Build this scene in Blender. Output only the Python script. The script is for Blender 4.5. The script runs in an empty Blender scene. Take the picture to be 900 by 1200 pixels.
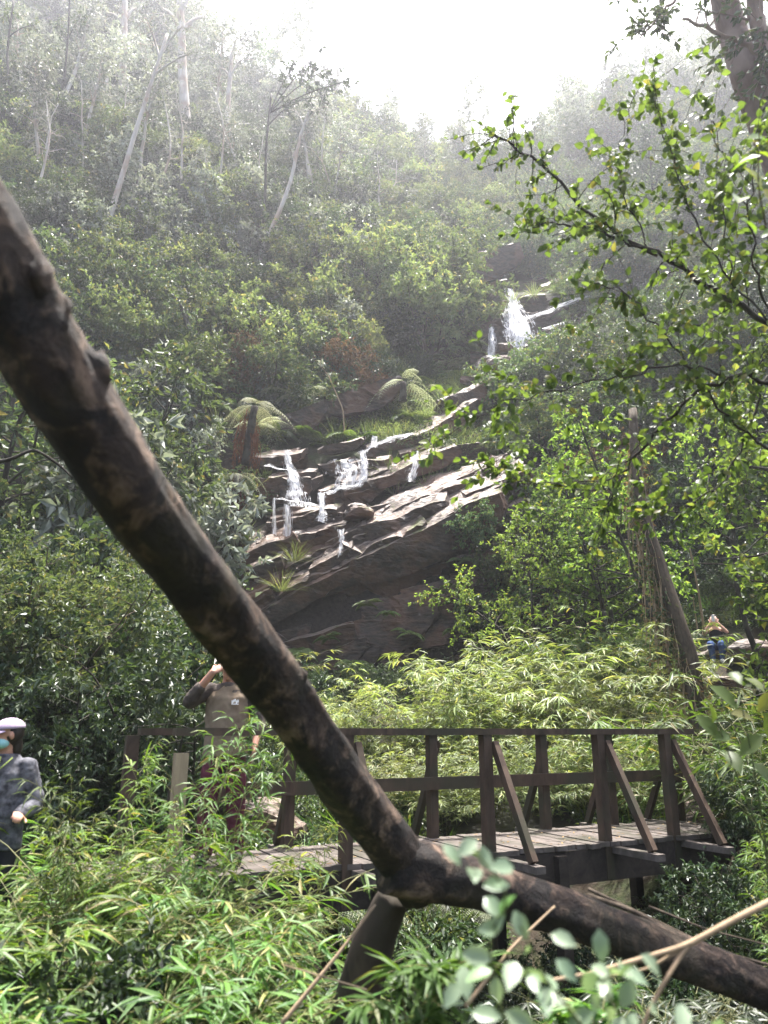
import bpy, bmesh, math, random
import numpy as np
from mathutils import Vector, Matrix, noise as mnoise

S = bpy.context.scene
COL = S.collection
R = math.radians
rng = np.random.default_rng(7)

# ------------------------------------------------------------------ camera
EYE = np.array([0.0, 0.0, 1.06])
PITCH = R(16.5)
F = 867.0                                   # focal length in photo pixels (900 x 1200)
cp, sp = math.cos(PITCH), math.sin(PITCH)

def ray(px, py):
    u = (px - 450) / F; v = (600 - py) / F
    return np.array([u, cp - v * sp, sp + v * cp])
def at(px, py, Y):                           # point seen at a pixel, at horizontal distance Y ahead
    d = ray(px, py); return EYE + d * (Y / d[1])
def atz(px, py, zc):                         # ... at depth zc along the view axis
    return EYE + ray(px, py) * zc
def onz(px, py, z):
    d = ray(px, py); return EYE + d * ((z - EYE[2]) / d[2])
def proj(p):
    q = np.asarray(p, float) - EYE
    zc = q[..., 1] * cp + q[..., 2] * sp
    yc = -q[..., 1] * sp + q[..., 2] * cp
    return 450 + F * q[..., 0] / zc, 600 - F * yc / zc, zc

cd = bpy.data.cameras.new('camera'); cam = bpy.data.objects.new('camera', cd); COL.objects.link(cam)
cam.location = EYE; cam.rotation_euler = (math.pi / 2 + PITCH, 0, 0)
cd.sensor_fit = 'AUTO'; cd.sensor_width = 36; cd.lens = F / 1200 * 36
cd.clip_start = 0.05; cd.clip_end = 1000
cd.dof.use_dof = True; cd.dof.focus_distance = 19; cd.dof.aperture_fstop = 2.9
S.camera = cam

# ------------------------------------------------------------------ object helpers
def tag(o, label=None, cat=None, group=None, kind=None):
    if label: o['label'] = label
    if cat: o['category'] = cat
    if group: o['group'] = group
    if kind: o['kind'] = kind
    return o
def empty(name, loc=(0, 0, 0), rz=0.0):
    o = bpy.data.objects.new(name, None); COL.objects.link(o)
    o.empty_display_size = 0.2
    o.location = loc; o.rotation_euler = (0, 0, rz); return o

class MB:
    """collects quads and triangles, links them as one mesh object"""
    def __init__(s): s.v = []; s.q = []; s.t = []; s.n = 0
    def add(s, v, q=None, t=None):
        v = np.asarray(v, float).reshape(-1, 3)
        if q is not None and len(q): s.q.append(np.asarray(q, np.int64).reshape(-1, 4) + s.n)
        if t is not None and len(t): s.t.append(np.asarray(t, np.int64).reshape(-1, 3) + s.n)
        s.v.append(v); s.n += len(v)
    def mesh(s, name, smooth=False):
        me = bpy.data.meshes.new(name)
        if not s.v: return me
        V = np.concatenate(s.v)
        Q = np.concatenate(s.q) if s.q else np.zeros((0, 4), np.int64)
        T = np.concatenate(s.t) if s.t else np.zeros((0, 3), np.int64)
        nl = Q.size + T.size; nf = len(Q) + len(T)
        me.vertices.add(len(V)); me.vertices.foreach_set('co', V.astype(np.float32).ravel())
        me.loops.add(nl); me.loops.foreach_set('vertex_index', np.concatenate([Q.ravel(), T.ravel()]).astype(np.int32))
        me.polygons.add(nf)
        ls = np.concatenate([np.arange(len(Q)) * 4, len(Q) * 4 + np.arange(len(T)) * 3]).astype(np.int32)
        me.polygons.foreach_set('loop_start', ls)
        me.polygons.foreach_set('use_smooth', np.full(nf, bool(smooth)))
        me.update(calc_edges=True); me.validate()
        return me
    def build(s, name, mat, parent=None, smooth=False):
        me = s.mesh(name, smooth); me.materials.append(mat)
        o = bpy.data.objects.new(name, me); COL.objects.link(o)
        if parent is not None: o.parent = parent
        return o
    # --- shapes
    def box(s, c, size, rz=0.0, M=None):
        sx, sy, sz = [k / 2 for k in size]
        v = np.array([[x, y, z] for x in (-sx, sx) for y in (-sy, sy) for z in (-sz, sz)])
        if M is None:
            c_, s_ = math.cos(rz), math.sin(rz); M = np.array([[c_, -s_, 0], [s_, c_, 0], [0, 0, 1]])
        s.add(v @ np.asarray(M).T + np.asarray(c), [[0, 1, 3, 2], [4, 6, 7, 5], [0, 4, 5, 1], [2, 3, 7, 6], [0, 2, 6, 4], [1, 5, 7, 3]])
    def beam(s, a, b, w, h, up=(0, 0, 1)):
        a = np.asarray(a, float); b = np.asarray(b, float)
        d = b - a; L = np.linalg.norm(d); d /= L
        side = np.cross(d, up); side /= np.linalg.norm(side); u = np.cross(side, d)
        s.box((a + b) / 2, (L, w, h), M=np.stack([d, side, u], 1))
    def tube(s, P, rad, n=6, cap=False, squash=None, disp=None):
        P = np.asarray(P, float); k = len(P)
        rad = np.broadcast_to(np.asarray(rad, float), (k,))
        T = np.gradient(P, axis=0); T /= np.linalg.norm(T, axis=1)[:, None] + 1e-9
        ref = np.array([0.31, 0.17, 0.93]) if abs(T[0][2]) < 0.9 else np.array([0.95, 0.22, 0.1])
        A = np.cross(T, ref); A /= np.linalg.norm(A, axis=1)[:, None] + 1e-9
        B = np.cross(T, A)
        th = np.arange(n) / n * 2 * math.pi
        ring = (A[:, None, :] * np.cos(th)[None, :, None] + B[:, None, :] * np.sin(th)[None, :, None])
        r = rad[:, None, None]
        if disp is not None: r = r * disp(np.arange(k)[:, None], th[None, :])[..., None]
        V = P[:, None, :] + ring * r
        i = np.arange(k - 1)[:, None] * n; j = np.arange(n)[None, :]; j2 = (j + 1) % n
        q = np.stack([i + j, i + j2, i + n + j2, i + n + j], -1).reshape(-1, 4)
        V = V.reshape(-1, 3)
        if cap:
            V = np.vstack([V, P[0], P[-1]]); c0 = k * n; c1 = c0 + 1
            jj = np.arange(n); t = [[c0, (a + 1) % n, a] for a in jj] + [[c1, (k - 1) * n + a, (k - 1) * n + (a + 1) % n] for a in jj]
            s.add(V, q, t)
        else: s.add(V, q)
    def leaves(s, pos, dirs, nrm, L, W, shape='diamond', bend=0.25, fold=0.18):
        pos = np.asarray(pos, float); n = len(pos)
        if n == 0: return
        d = dirs / (np.linalg.norm(dirs, axis=1)[:, None] + 1e-9)
        sd = np.cross(d, nrm); sd /= np.linalg.norm(sd, axis=1)[:, None] + 1e-9
        nn = np.cross(sd, d)
        L = np.broadcast_to(np.asarray(L, float), (n,))[:, None]; W = np.broadcast_to(np.asarray(W, float), (n,))[:, None]
        if shape == 'diamond':
            a = pos; m = pos + d * L * 0.45; b = pos + d * L - nn * L * bend
            v = np.stack([a, m + sd * W * 0.5 + nn * W * fold, b, m - sd * W * 0.5 + nn * W * fold], 1)
            s.add(v.reshape(-1, 3), np.arange(n * 4).reshape(-1, 4)); return
        ts, ws = {'long': ([0, .22, .6, 1], [.25, 1, .8, .03]), 'round': ([0, .2, .5, .8, 1], [.08, .75, 1, .62, .04]),
                  'oval': ([0, .3, .65, 1], [.1, .9, .9, .04])}[shape]
        cols = []
        for t, w in zip(ts, ws):
            c = pos + d * L * t - nn * L * bend * t * t
            cols += [c + sd * W * w * .5 + nn * W * w * fold, c, c - sd * W * w * .5 + nn * W * w * fold]
        v = np.stack(cols, 1); m = v.shape[1]
        base = (np.arange(n) * m)[:, None]
        for k in range(len(ts) - 1):
            a = 3 * k
            for c in (0, 1):
                s.q.append(np.concatenate([base + a + c, base + a + c + 1, base + a + c + 4, base + a + c + 3], 1) + s.n)
        s.v.append(v.reshape(-1, 3)); s.n += n * m

def unit(v): v = np.asarray(v, float); return v / (np.linalg.norm(v, axis=-1, keepdims=True) + 1e-9)

# value noise (numpy)
def _h(i, j, k):
    n = (i * 374761393 + j * 668265263 + k * 1274126177) & 0xffffffff
    n = ((n ^ (n >> 13)) * 1274126177) & 0xffffffff
    return ((n ^ (n >> 16)) & 0xffff) / 65535.0
def vnoise(p):
    p = np.asarray(p, float); f = np.floor(p).astype(np.int64); t = p - f; t = t * t * (3 - 2 * t)
    o = 0
    for a in (0, 1):
        for b in (0, 1):
            for c in (0, 1):
                w = (t[..., 0] if a else 1 - t[..., 0]) * (t[..., 1] if b else 1 - t[..., 1]) * (t[..., 2] if c else 1 - t[..., 2])
                o = o + w * _h(f[..., 0] + a, f[..., 1] + b, f[..., 2] + c)
    return o * 2 - 1
def fbm(p, oct=4):
    p = np.asarray(p, float); o = 0; a = 1.0
    for k in range(oct): o = o + a * vnoise(p * 2 ** k + 17.3 * k); a *= .5
    return o

# ------------------------------------------------------------------ materials
class NT:
    def __init__(s, name):
        s.m = bpy.data.materials.new(name); s.m.use_nodes = True; s.t = s.m.node_tree; s.t.nodes.clear()
        s.out = s.t.nodes.new('ShaderNodeOutputMaterial')
    def n(s, typ, **kw):
        x = s.t.nodes.new(typ)
        for k, v in kw.items(): setattr(x, k, v)
        return x
    def l(s, a, b): s.t.links.new(a, b)
    def math(s, op, a, b=None):
        x = s.n('ShaderNodeMath', operation=op)
        for i, q in enumerate((a, b)):
            if q is None: continue
            if isinstance(q, (int, float)): x.inputs[i].default_value = q
            else: s.l(q, x.inputs[i])
        return x.outputs[0]
    def ramp(s, fac, stops):
        x = s.n('ShaderNodeValToRGB'); e = x.color_ramp.elements
        while len(e) < len(stops): e.new(0.5)
        for el, (p, c) in zip(e, stops): el.position = p; el.color = (*c, 1) if len(c) == 3 else c
        s.l(fac, x.inputs[0]); return x.outputs[0]
    def noise(s, scale, detail=4, rough=.6, coord=None, stretch=None, dist=0.0):
        tc = s.n('ShaderNodeTexCoord'); src = tc.outputs[coord or 'Object']
        if stretch is not None:
            mp = s.n('ShaderNodeMapping'); mp.inputs['Scale'].default_value = stretch; s.l(src, mp.inputs[0]); src = mp.outputs[0]
        x = s.n('ShaderNodeTexNoise'); x.inputs['Scale'].default_value = scale; x.inputs['Detail'].default_value = detail
        x.inputs['Roughness'].default_value = rough; x.inputs['Distortion'].default_value = dist
        s.l(src, x.inputs['Vector']); return x.outputs[0]
    def mix(s, fac, a, b, mode='MIX'):
        x = s.n('ShaderNodeMix', data_type='RGBA', blend_type=mode)
        for i, q in ((0, fac), (6, a), (7, b)):
            if isinstance(q, (int, float)): x.inputs[i].default_value = q
            elif isinstance(q, tuple): x.inputs[i].default_value = (*q, 1)
            else: s.l(q, x.inputs[i])
        return x.outputs[2]
    def bump(s, h, strength=.5, dist=.02):
        x = s.n('ShaderNodeBump'); x.inputs['Strength'].default_value = strength; x.inputs['Distance'].default_value = dist
        s.l(h, x.inputs['Height']); return x.outputs[0]
    def bsdf(s, col, rough=.6, spec=.4, normal=None):
        b = s.n('ShaderNodeBsdfPrincipled')
        if isinstance(col, tuple): b.inputs['Base Color'].default_value = (*col, 1)
        else: s.l(col, b.inputs['Base Color'])
        if isinstance(rough, (int, float)): b.inputs['Roughness'].default_value = rough
        else: s.l(rough, b.inputs['Roughness'])
        b.inputs['Specular IOR Level'].default_value = spec
        if normal is not None: s.l(normal, b.inputs['Normal'])
        return b.outputs[0]
    def done(s, sh): s.l(sh, s.out.inputs[0]); return s.m

def leaf_mat(name, c0, c1, c2=None, trans=.35, rough=.42, spec=.5, tint=(1.35, 1.30, .62), vary=.45):
    """c0..c1: range of leaf colours, c2: colour of the odd yellow or dry leaf"""
    N = NT(name)
    g = N.n('ShaderNodeNewGeometry'); oi = N.n('ShaderNodeObjectInfo')
    stops = [(0, c0), (.45, tuple((a + b) / 2 for a, b in zip(c0, c1))), (.9, c1)]
    if c2: stops.append((.985, c2))
    col = N.ramp(g.outputs['Random Per Island'], stops)
    hs = N.n('ShaderNodeHueSaturation'); N.l(col, hs.inputs['Color'])
    a = N.math('MULTIPLY_ADD', oi.outputs['Random'], .05); hs_h = a.node; hs_h.inputs[2].default_value = .475
    N.l(a, hs.inputs['Hue'])
    r2 = N.math('FRACT', N.math('MULTIPLY', oi.outputs['Random'], 7.13))
    v = N.math('MULTIPLY_ADD', r2, vary * 2); v.node.inputs[2].default_value = 1 - vary
    N.l(v, hs.inputs['Value'])
    col = hs.outputs[0]
    tc = N.mix(1.0, col, tint, 'MULTIPLY')
    p = N.bsdf(col, rough, spec)
    tr = N.n('ShaderNodeBsdfTranslucent'); N.l(tc, tr.inputs[0])
    mx = N.n('ShaderNodeMixShader'); mx.inputs[0].default_value = trans
    N.l(p, mx.inputs[1]); N.l(tr.outputs[0], mx.inputs[2])
    return N.done(mx.outputs[0])

def bark_mat(name, c0, c1, c2=None, scale=6, stretch=(1, 1, .25), bump=.6, dist=.02, rough=.85, coord='Object'):
    N = NT(name)
    n1 = N.noise(scale, 6, .65, coord, stretch, .6); n2 = N.noise(scale * .22, 3, .5, coord)
    col = N.ramp(n1, [(.3, c0), (.68, c1)])
    if c2: col = N.mix(N.ramp(n2, [(.47, (0, 0, 0)), (.6, (1, 1, 1))]), col, c2)
    return N.done(N.bsdf(col, rough, .25, N.bump(n1, bump, dist)))

def plain(name, col, rough=.8, spec=.3, nscale=30, var=.25, bump=.2, dist=.004):
    N = NT(name); n1 = N.noise(nscale, 4, .6)
    c = N.ramp(n1, [(.25, tuple(k * (1 - var) for k in col)), (.75, tuple(min(1, k * (1 + var)) for k in col))])
    return N.done(N.bsdf(c, rough, spec, N.bump(n1, bump, dist)))

M = {}
M['soft']   = leaf_mat('leaf_soft_yellow_green', (.090, .132, .058), (.175, .222, .105), (.24, .22, .11), .42, .5, .35)
M['broad']  = leaf_mat('leaf_mid_green', (.042, .072, .034), (.096, .140, .066), (.19, .17, .07), .40, .48, .34)
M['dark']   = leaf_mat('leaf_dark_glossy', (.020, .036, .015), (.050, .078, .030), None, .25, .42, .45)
M['silver'] = leaf_mat('leaf_silver_grey_green', (.125, .148, .122), (.270, .300, .260), (.32, .31, .28), .32, .5, .32, (1.25, 1.25, .85))
M['bamboo'] = leaf_mat('leaf_bamboo', (.042, .092, .018), (.105, .180, .038), (.22, .20, .08), .42, .48, .35)
M['bamboo_pale'] = leaf_mat('leaf_bamboo_pale', (.105, .145, .050), (.215, .255, .100), (.28, .26, .14), .45, .45, .40)
M['bright'] = leaf_mat('leaf_bright_round', (.060, .125, .018), (.120, .210, .030), (.24, .22, .05), .50, .36, .5, (1.5, 1.5, .5))
M['round']  = leaf_mat('leaf_round_green', (.066, .122, .030), (.132, .214, .060), (.22, .22, .07), .55, .45, .35)
M['fern']   = leaf_mat('fern_green', (.045, .085, .022), (.095, .140, .040), None, .40, .5, .35)
M['fern_pale'] = leaf_mat('fern_pale', (.22, .245, .165), (.36, .38, .28), None, .40, .5, .4, (1.2, 1.2, .8))
M['rust']   = leaf_mat('dead_frond_rust', (.075, .028, .014), (.165, .060, .028), None, .25, .8, .1, (1.3, 1.0, .8))
M['dry']    = leaf_mat('dry_leaf', (.090, .062, .030), (.190, .140, .070), None, .25, .8, .1, (1.2, 1.0, .8))
M['vinepale'] = leaf_mat('leaf_pale_variegated', (.125, .175, .105), (.250, .300, .200), (.10, .20, .03), .35, .35, .5, (1.2, 1.3, .7), .15)
M['tussock'] = leaf_mat('tussock_grass', (.070, .095, .022), (.160, .175, .050), (.25, .21, .10), .40, .55, .3)
M['eucabark'] = bark_mat('bark_pale_eucalyptus', (.30, .27, .24), (.55, .51, .46), (.34, .26, .20), 3.0, (1, 1, .15), .2, .01)
M['bark']   = bark_mat('bark_dark_brown', (.012, .010, .008), (.045, .036, .028), (.055, .052, .040), 14)
M['barkbrown'] = bark_mat('bark_red_brown', (.07, .045, .035), (.19, .13, .10), (.24, .18, .15), 5, (1, 1, .2))
M['twig']   = bark_mat('twig_brown', (.030, .022, .015), (.085, .065, .045), None, 20)
M['stem']   = plain('green_stem', (.07, .085, .03), .6)
M['culm']   = plain('bamboo_culm', (.13, .13, .05), .5)
M['drytwig'] = plain('dry_twig', (.26, .19, .12), .8, .2, 40)
HAZE = 0.0012; EXPO = 1.85
# ------------------------------------------------------------------ terrain
CY = np.array([-70, -40, 0, 3, 5.0, 6.6, 8.6, 10, 12, 16, 19, 21.0, 22.2, 23.0, 24.6, 27, 30, 32.6, 33.4, 34.6, 37, 45, 60, 75, 95, 135.])
CZ = np.array([-1.5, -1.2, -.55, -.6, -1.0, -1.7, -1.7, -1.0, -.2, .7, 1.5, 2.2, 6.0, 7.0, 10.3, 12.6, 15.6, 18.2, 20.8, 23.4, 25.2, 34.5, 53, 62, 66, 68.])
AY = np.array([-80, 0, 7, 14, 22, 27, 33, 45, 140]); AX = np.array([3.0, 3.0, 2.9, 1.2, -1.0, 1.6, 6.2, 9.0, 10.0])
def H(x, y):
    x = np.asarray(x, float); y = np.asarray(y, float)
    z = np.interp(y, CY, CZ)
    ax = np.interp(y, AY, AX); dx = x - ax
    k = np.clip((y - 9) / 10, 0, 1)
    left = np.clip(-dx - 3.0, 0, 60); right = np.clip(dx - 3.5, 0, 60)
    z = z + k * (.50 * left + .42 * right) * np.clip(1.35 - np.abs(dx) / 90, .3, 1)
    # banks beside the stream under the bridge
    kb = np.clip((y - 3) / 3, 0, 1) * np.clip((11.5 - y) / 3, 0, 1)
    z = z + kb * (np.where(x < 1.6, np.clip((1.6 - x - 2.0) / 1.6, 0, 1) * 1.15, np.clip((x - 2.5) / 1.4, 0, 1) * 1.7))
    P = np.stack([x * .22, y * .22, 0 * x + 3.1], -1)
    z = z + fbm(P, 4) * (.12 + .75 * np.clip((y - 12) / 15, 0, 1)) * .8
    return z
def hit(px, py, y0=1.5, y1=110):
    d = ray(px, py); ys = np.arange(y0, y1, .1)
    P = EYE + d[None, :] * (ys / d[1])[:, None]
    below = P[:, 2] < H(P[:, 0], P[:, 1])
    i = int(np.argmax(below)) if below.any() else len(ys) - 1
    p = P[i].copy(); p[2] = float(H(p[0], p[1])); return p
def ground(px, Y):                               # ground under the picture column px at distance Y
    z = 0.0
    for _ in range(12):
        d = Y * cp + (z - EYE[2]) * sp
        x = (px - 450) / F * d
        z = float(H(x, Y))
    return np.array([x, Y, z])

gx = np.concatenate([np.linspace(-140, -42, 30, endpoint=False), np.linspace(-42, 42, 300), np.linspace(42, 140, 31)[1:]])
gy = np.concatenate([np.linspace(-70, 0, 30, endpoint=False), np.linspace(0, 40, 220, endpoint=False), np.linspace(40, 78, 90, endpoint=False), np.linspace(78, 135, 20)])
X, Y = np.meshgrid(gx, gy); Z = H(X, Y)
g = MB(); ny, nx = X.shape
i = np.arange(ny - 1)[:, None] * nx + np.arange(nx - 1)[None, :]
g.add(np.stack([X, Y, Z], -1), np.stack([i, i + 1, i + nx + 1, i + nx], -1))
N = NT('forest_soil')
geo = N.n('ShaderNodeNewGeometry'); sx = N.n('ShaderNodeSeparateXYZ'); N.l(geo.outputs['Normal'], sx.inputs[0])
n1 = N.noise(1.3, 6, .7); n2 = N.noise(9, 5, .7)
soil = N.ramp(n2, [(.3, (.012, .009, .006)), (.7, (.042, .031, .020))])
moss = N.ramp(n2, [(.3, (.012, .018, .006)), (.7, (.034, .046, .015))])
rock = N.ramp(n2, [(.3, (.012, .009, .007)), (.7, (.050, .039, .031))])
c = N.mix(N.ramp(n1, [(.42, (0, 0, 0)), (.58, (1, 1, 1))]), soil, moss)
c = N.mix(N.ramp(sx.outputs[2], [(.38, (1, 1, 1)), (.56, (0, 0, 0))]), c, rock)
M['soil'] = N.done(N.bsdf(c, .9, .2, N.bump(n2, .7, .08)))
tag(g.build('terrain', M['soil'], None, True), kind='structure')

# stream bed water under the bridge and below the cliff
N = NT('stream_water'); n1 = N.noise(5, 4, .6)
M['water'] = N.done(N.bsdf((.012, .011, .008), .30, .15, N.bump(n1, .35, .03)))
w = MB(); ys = np.linspace(11, 21, 40)
ax = np.interp(ys, AY, AX); wz = np.interp(ys, CY, CZ) + .16
L_ = np.stack([ax - .9, ys, wz], -1); R_ = np.stack([ax + 1.0, ys, wz], -1)
k = np.arange(len(ys) - 1)
w.add(np.vstack([L_, R_]), np.stack([k, k + len(ys), k + len(ys) + 1, k + 1], -1))
tag(w.build('stream', M['water']), kind='structure')

# ------------------------------------------------------------------ cliff: dark face with slanting ledges
N = NT('wet_rock')
n1 = N.noise(1.4, 6, .65); n2 = N.noise(3.2, 7, .62, None, (1, 1, 3)); n3 = N.noise(.9, 3, .5)
geo = N.n('ShaderNodeNewGeometry'); sx = N.n('ShaderNodeSeparateXYZ'); N.l(geo.outputs['Normal'], sx.inputs[0])
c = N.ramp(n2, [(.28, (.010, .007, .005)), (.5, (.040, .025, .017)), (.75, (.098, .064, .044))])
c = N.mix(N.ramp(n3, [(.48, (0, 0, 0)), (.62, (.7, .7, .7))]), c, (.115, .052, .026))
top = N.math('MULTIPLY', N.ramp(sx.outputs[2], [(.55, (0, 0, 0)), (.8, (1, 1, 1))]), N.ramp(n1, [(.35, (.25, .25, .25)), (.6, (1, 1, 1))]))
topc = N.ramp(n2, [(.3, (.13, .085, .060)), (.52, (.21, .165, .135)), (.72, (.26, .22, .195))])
c = N.mix(top, c, topc)  # upward faces paler: sky light on the wet ledge tops put into the colour
mossf = N.math('MULTIPLY', N.ramp(n1, [(.56, (0, 0, 0)), (.64, (1, 1, 1))]), N.ramp(sx.outputs[2], [(.2, (0, 0, 0)), (.7, (1, 1, 1))]))
c = N.mix(mossf, c, (.075, .085, .022))
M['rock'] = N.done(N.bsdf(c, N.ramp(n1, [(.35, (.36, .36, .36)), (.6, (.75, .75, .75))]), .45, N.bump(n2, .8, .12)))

def rock_block(mb, a, b, thick, depth, seed, tilt=.15, taper=.5, rough=.12, res=.16):
    """slab whose upper front edge runs from a to b; goes back 'depth' and down 'thick'"""
    a = np.asarray(a, float); b = np.asarray(b, float)
    d = b - a; L = np.linalg.norm(d); d = d / L
    back = unit(np.array([-d[1], d[0], 0])); back = back if back[1] > 0 else -back
    yaw = math.sin(seed * 12.9898) * .38; cyw, syw = math.cos(yaw), math.sin(yaw)
    back = np.array([back[0] * cyw - back[1] * syw, back[0] * syw + back[1] * cyw, 0])
    back = unit(back + np.array([0, 0, tilt])); up = unit(np.cross(d, back)); up = up if up[2] > 0 else -up
    nl, nd, nt = max(4, int(L / res)), max(3, int(depth / res)), max(3, int(thick / res))
    def face(fu, fv, f):
        u, v = np.meshgrid(np.linspace(0, 1, fu + 1), np.linspace(0, 1, fv + 1))
        P = f(u, v).reshape(-1, 3); k = np.arange(fv)[:, None] * (fu + 1) + np.arange(fu)[None, :]
        return P, np.stack([k, k + 1, k + fu + 2, k + fu + 1], -1).reshape(-1, 4)
    def pt(s, y, t):
        s = np.asarray(s)[..., None]; y = np.asarray(y)[..., None]; t = np.asarray(t)[..., None]
        endt = 1 - taper * (np.abs(s - .5) * 2) ** 3
        return a + d * s * L + back * (y * depth) - up * (t * thick * endt)
    for P, q in (face(nl, nd, lambda u, v: pt(u, v, 0 * u)), face(nl, nt, lambda u, v: pt(u, 0 * u, v)), face(nl, nd, lambda u, v: pt(u, v, 0 * u + 1)),
                 face(nd, nt, lambda u, v: pt(0 * u, u, v)), face(nd, nt, lambda u, v: pt(0 * u + 1, u, v))):
        n = np.stack([fbm(P * .9 + seed * 3.7, 4), fbm(P * .9 + seed * 5.1 + 40, 4), fbm(P * .9 + seed * 1.3 + 80, 4)], -1)
        cr = np.abs(vnoise(P * np.array([1.7, 1.7, 3.0]) + seed))[:, None]
        P = P + n * rough - unit(n) * (.10 * (cr < .06))
        mb.add(P, q)

cl = MB()
# the dark back face, a curved wall with overhang, from pixel columns at depth
cols = [(235, 560, 800, 22.6), (285, 640, 800, 22.2), (335, 640, 815, 21.7), (400, 620, 820, 21.3), (460, 610, 815, 21.2), (520, 590, 800, 21.4), (580, 585, 790, 21.8), (640, 600, 780, 22.6), (700, 620, 760, 23.6)]
U = np.linspace(0, len(cols) - 1, 90); Cc = np.array(cols, float)
px_ = np.interp(U, np.arange(len(cols)), Cc[:, 0]); t_ = np.interp(U, np.arange(len(cols)), Cc[:, 1]); b_ = np.interp(U, np.arange(len(cols)), Cc[:, 2]); y_ = np.interp(U, np.arange(len(cols)), Cc[:, 3])
nv = 46; P = np.zeros((nv, len(U), 3))
for r_ in range(nv):
    f_ = r_ / (nv - 1)
    for c_ in range(len(U)):
        P[r_, c_] = at(px_[c_], t_[c_] + (b_[c_] - t_[c_]) * f_, y_[c_] + .9 * math.sin(f_ * 3.14) * .6)
Pf = P.reshape(-1, 3); nn_ = fbm(Pf * .8, 5); cr_ = np.abs(vnoise(Pf * np.array([.8, .8, 1.3]) + 9))
Pf[:, 1] += nn_ * .28 + .25 * (cr_ < .07)
k = np.arange(nv - 1)[:, None] * len(U) + np.arange(len(U) - 1)[None, :]
cl.add(Pf, np.stack([k, k + 1, k + len(U) + 1, k + len(U)], -1))
# slanting ledges, low to high; (px,py,Y) of both ends of the upper front edge
for j, (p0, p1, th, dp) in enumerate([
        ((262, 742, 21.0), (418, 655, 20.9), .35, 1.6), ((402, 640, 20.9), (440, 655, 20.9), .5, 1.2),
        ((300, 690, 21.3), (425, 655, 21.0), .45, 1.5), ((322, 700, 21.0), (500, 612, 20.8), .55, 1.8),
        ((255, 672, 21.7), (345, 625, 21.6), .5, 2.2), ((282, 690, 21.5), (388, 640, 21.4), .38, 1.6),
        ((345, 668, 21.4), (430, 622, 21.3), .5, 1.8), ((408, 660, 20.9), (560, 590, 20.6), .75, 2.2),
        ((380, 640, 21.5), (520, 585, 21.3), .5, 1.8), ((495, 615, 20.8), (585, 578, 20.6), .85, 2.4),
        ((430, 606, 21.9), (560, 560, 21.8), .45, 1.6), ((470, 585, 22.3), (600, 540, 22.2), .4, 1.8),
        ((300, 640, 22.1), (420, 612, 22.0), .38, 1.6), ((345, 612, 22.4), (470, 590, 22.3), .35, 1.4),
        ((318, 596, 22.8), (400, 600, 22.5), .55, 1.6), ((300, 560, 23.3), (365, 562, 23.1), .7, 1.6),
        ((375, 575, 23.0), (450, 558, 22.9), .65, 1.6), ((310, 532, 24.2), (360, 530, 24.0), .7, 1.6),
        ((378, 545, 24.0), (440, 530, 23.8), .8, 1.6), ((440, 560, 22.9), (540, 520, 23.1), .5, 1.8),
        ((430, 520, 24.4), (500, 505, 24.6), .5, 2.0), ((490, 510, 24.4), (560, 470, 25.6), .6, 2.2),
        ((380, 470, 25.6), (470, 440, 26.2), .8, 1.8), ((300, 500, 25.0), (380, 470, 25.4), .7, 1.8),
        ((520, 470, 25.6), (600, 430, 28.0), .6, 2.0), ((540, 440, 29.5), (650, 432, 29.2), .7, 2.4)]):
    rock_block(cl, at(*p0), at(*p1), th * (1.45 if j < 13 else 1.1), dp * (.85 if j < 13 else .6), j + 1, tilt=.74 if j < 13 else .34, rough=.13)
# rocks around the upper fall
for j, (p0, p1, th, dp) in enumerate([
        ((552, 412, 32.2), (600, 408, 32.0), 1.0, 1.6), ((600, 398, 32.6), (640, 392, 32.4), 1.0, 2.0), ((625, 372, 33.4), (690, 350, 33.6), .9, 2.0),
        ((640, 400, 32.4), (680, 384, 32.4), .8, 1.6), ((560, 380, 33.2), (590, 372, 33.0), 1.3, 1.6), ((555, 332, 34.6), (600, 326, 34.4), 2.0, 1.6),
        ((590, 352, 34.0), (640, 345, 34.0), 1.6, 1.4), ((655, 330, 35), (705, 305, 35.2), 1.2, 2), ((620, 425, 30.8), (660, 405, 31.6), 1.0, 1.6),
        ((545, 300, 36.5), (610, 285, 36.8), 1.6, 2), ((645, 290, 37.2), (712, 268, 37.6), 1.0, 2), ((300, 300, 44), (350, 290, 44), 2.2, 2), ((420, 350, 33), (460, 335, 33), 1.4, 2)]):
    rock_block(cl, at(*p0), at(*p1), th, dp, j + 41, tilt=.45, rough=.16, res=.22)
# many smaller broken slabs along the same bedding
rr_ = np.random.default_rng(77)
def broken(n, box, slope, ln, th, dp, tilt, Yf, inside=lambda x, y: True, res=.17):
    k = 0
    while k < n:
        cx, cy = rr_.uniform(box[0], box[2]), rr_.uniform(box[1], box[3])
        if not inside(cx, cy): continue
        k += 1; h = rr_.uniform(*ln) / 2; sl = slope + rr_.normal(0, .07); Y_ = Yf(cx, cy)
        rock_block(cl, at(cx - h, cy - sl * h, Y_ + rr_.normal(0, .1)), at(cx + h, cy + sl * h, Y_ + rr_.normal(0, .15)), rr_.uniform(*th), rr_.uniform(*dp), 100 + k + n, tilt=rr_.uniform(*tilt), rough=.11, res=res)
hitY = lambda x, y: float(hit(x, y)[1]) - .25
broken(13, (270, 560, 590, 760), -.40, (35, 80), (.5, 1.0), (.7, 1.2), (.6, .9), lambda x, y: 21.55 - (y - 560) * .0045, lambda x, y: 668 - .36 * (x - 290) < y < 715 - .34 * (x - 290))
broken(26, (300, 620, 580, 790), -.30, (40, 110), (.6, 1.4), (.5, .8), (-.1, .25), lambda x, y: 21.2, lambda x, y: y > 735 - .36 * (x - 290))
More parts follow.
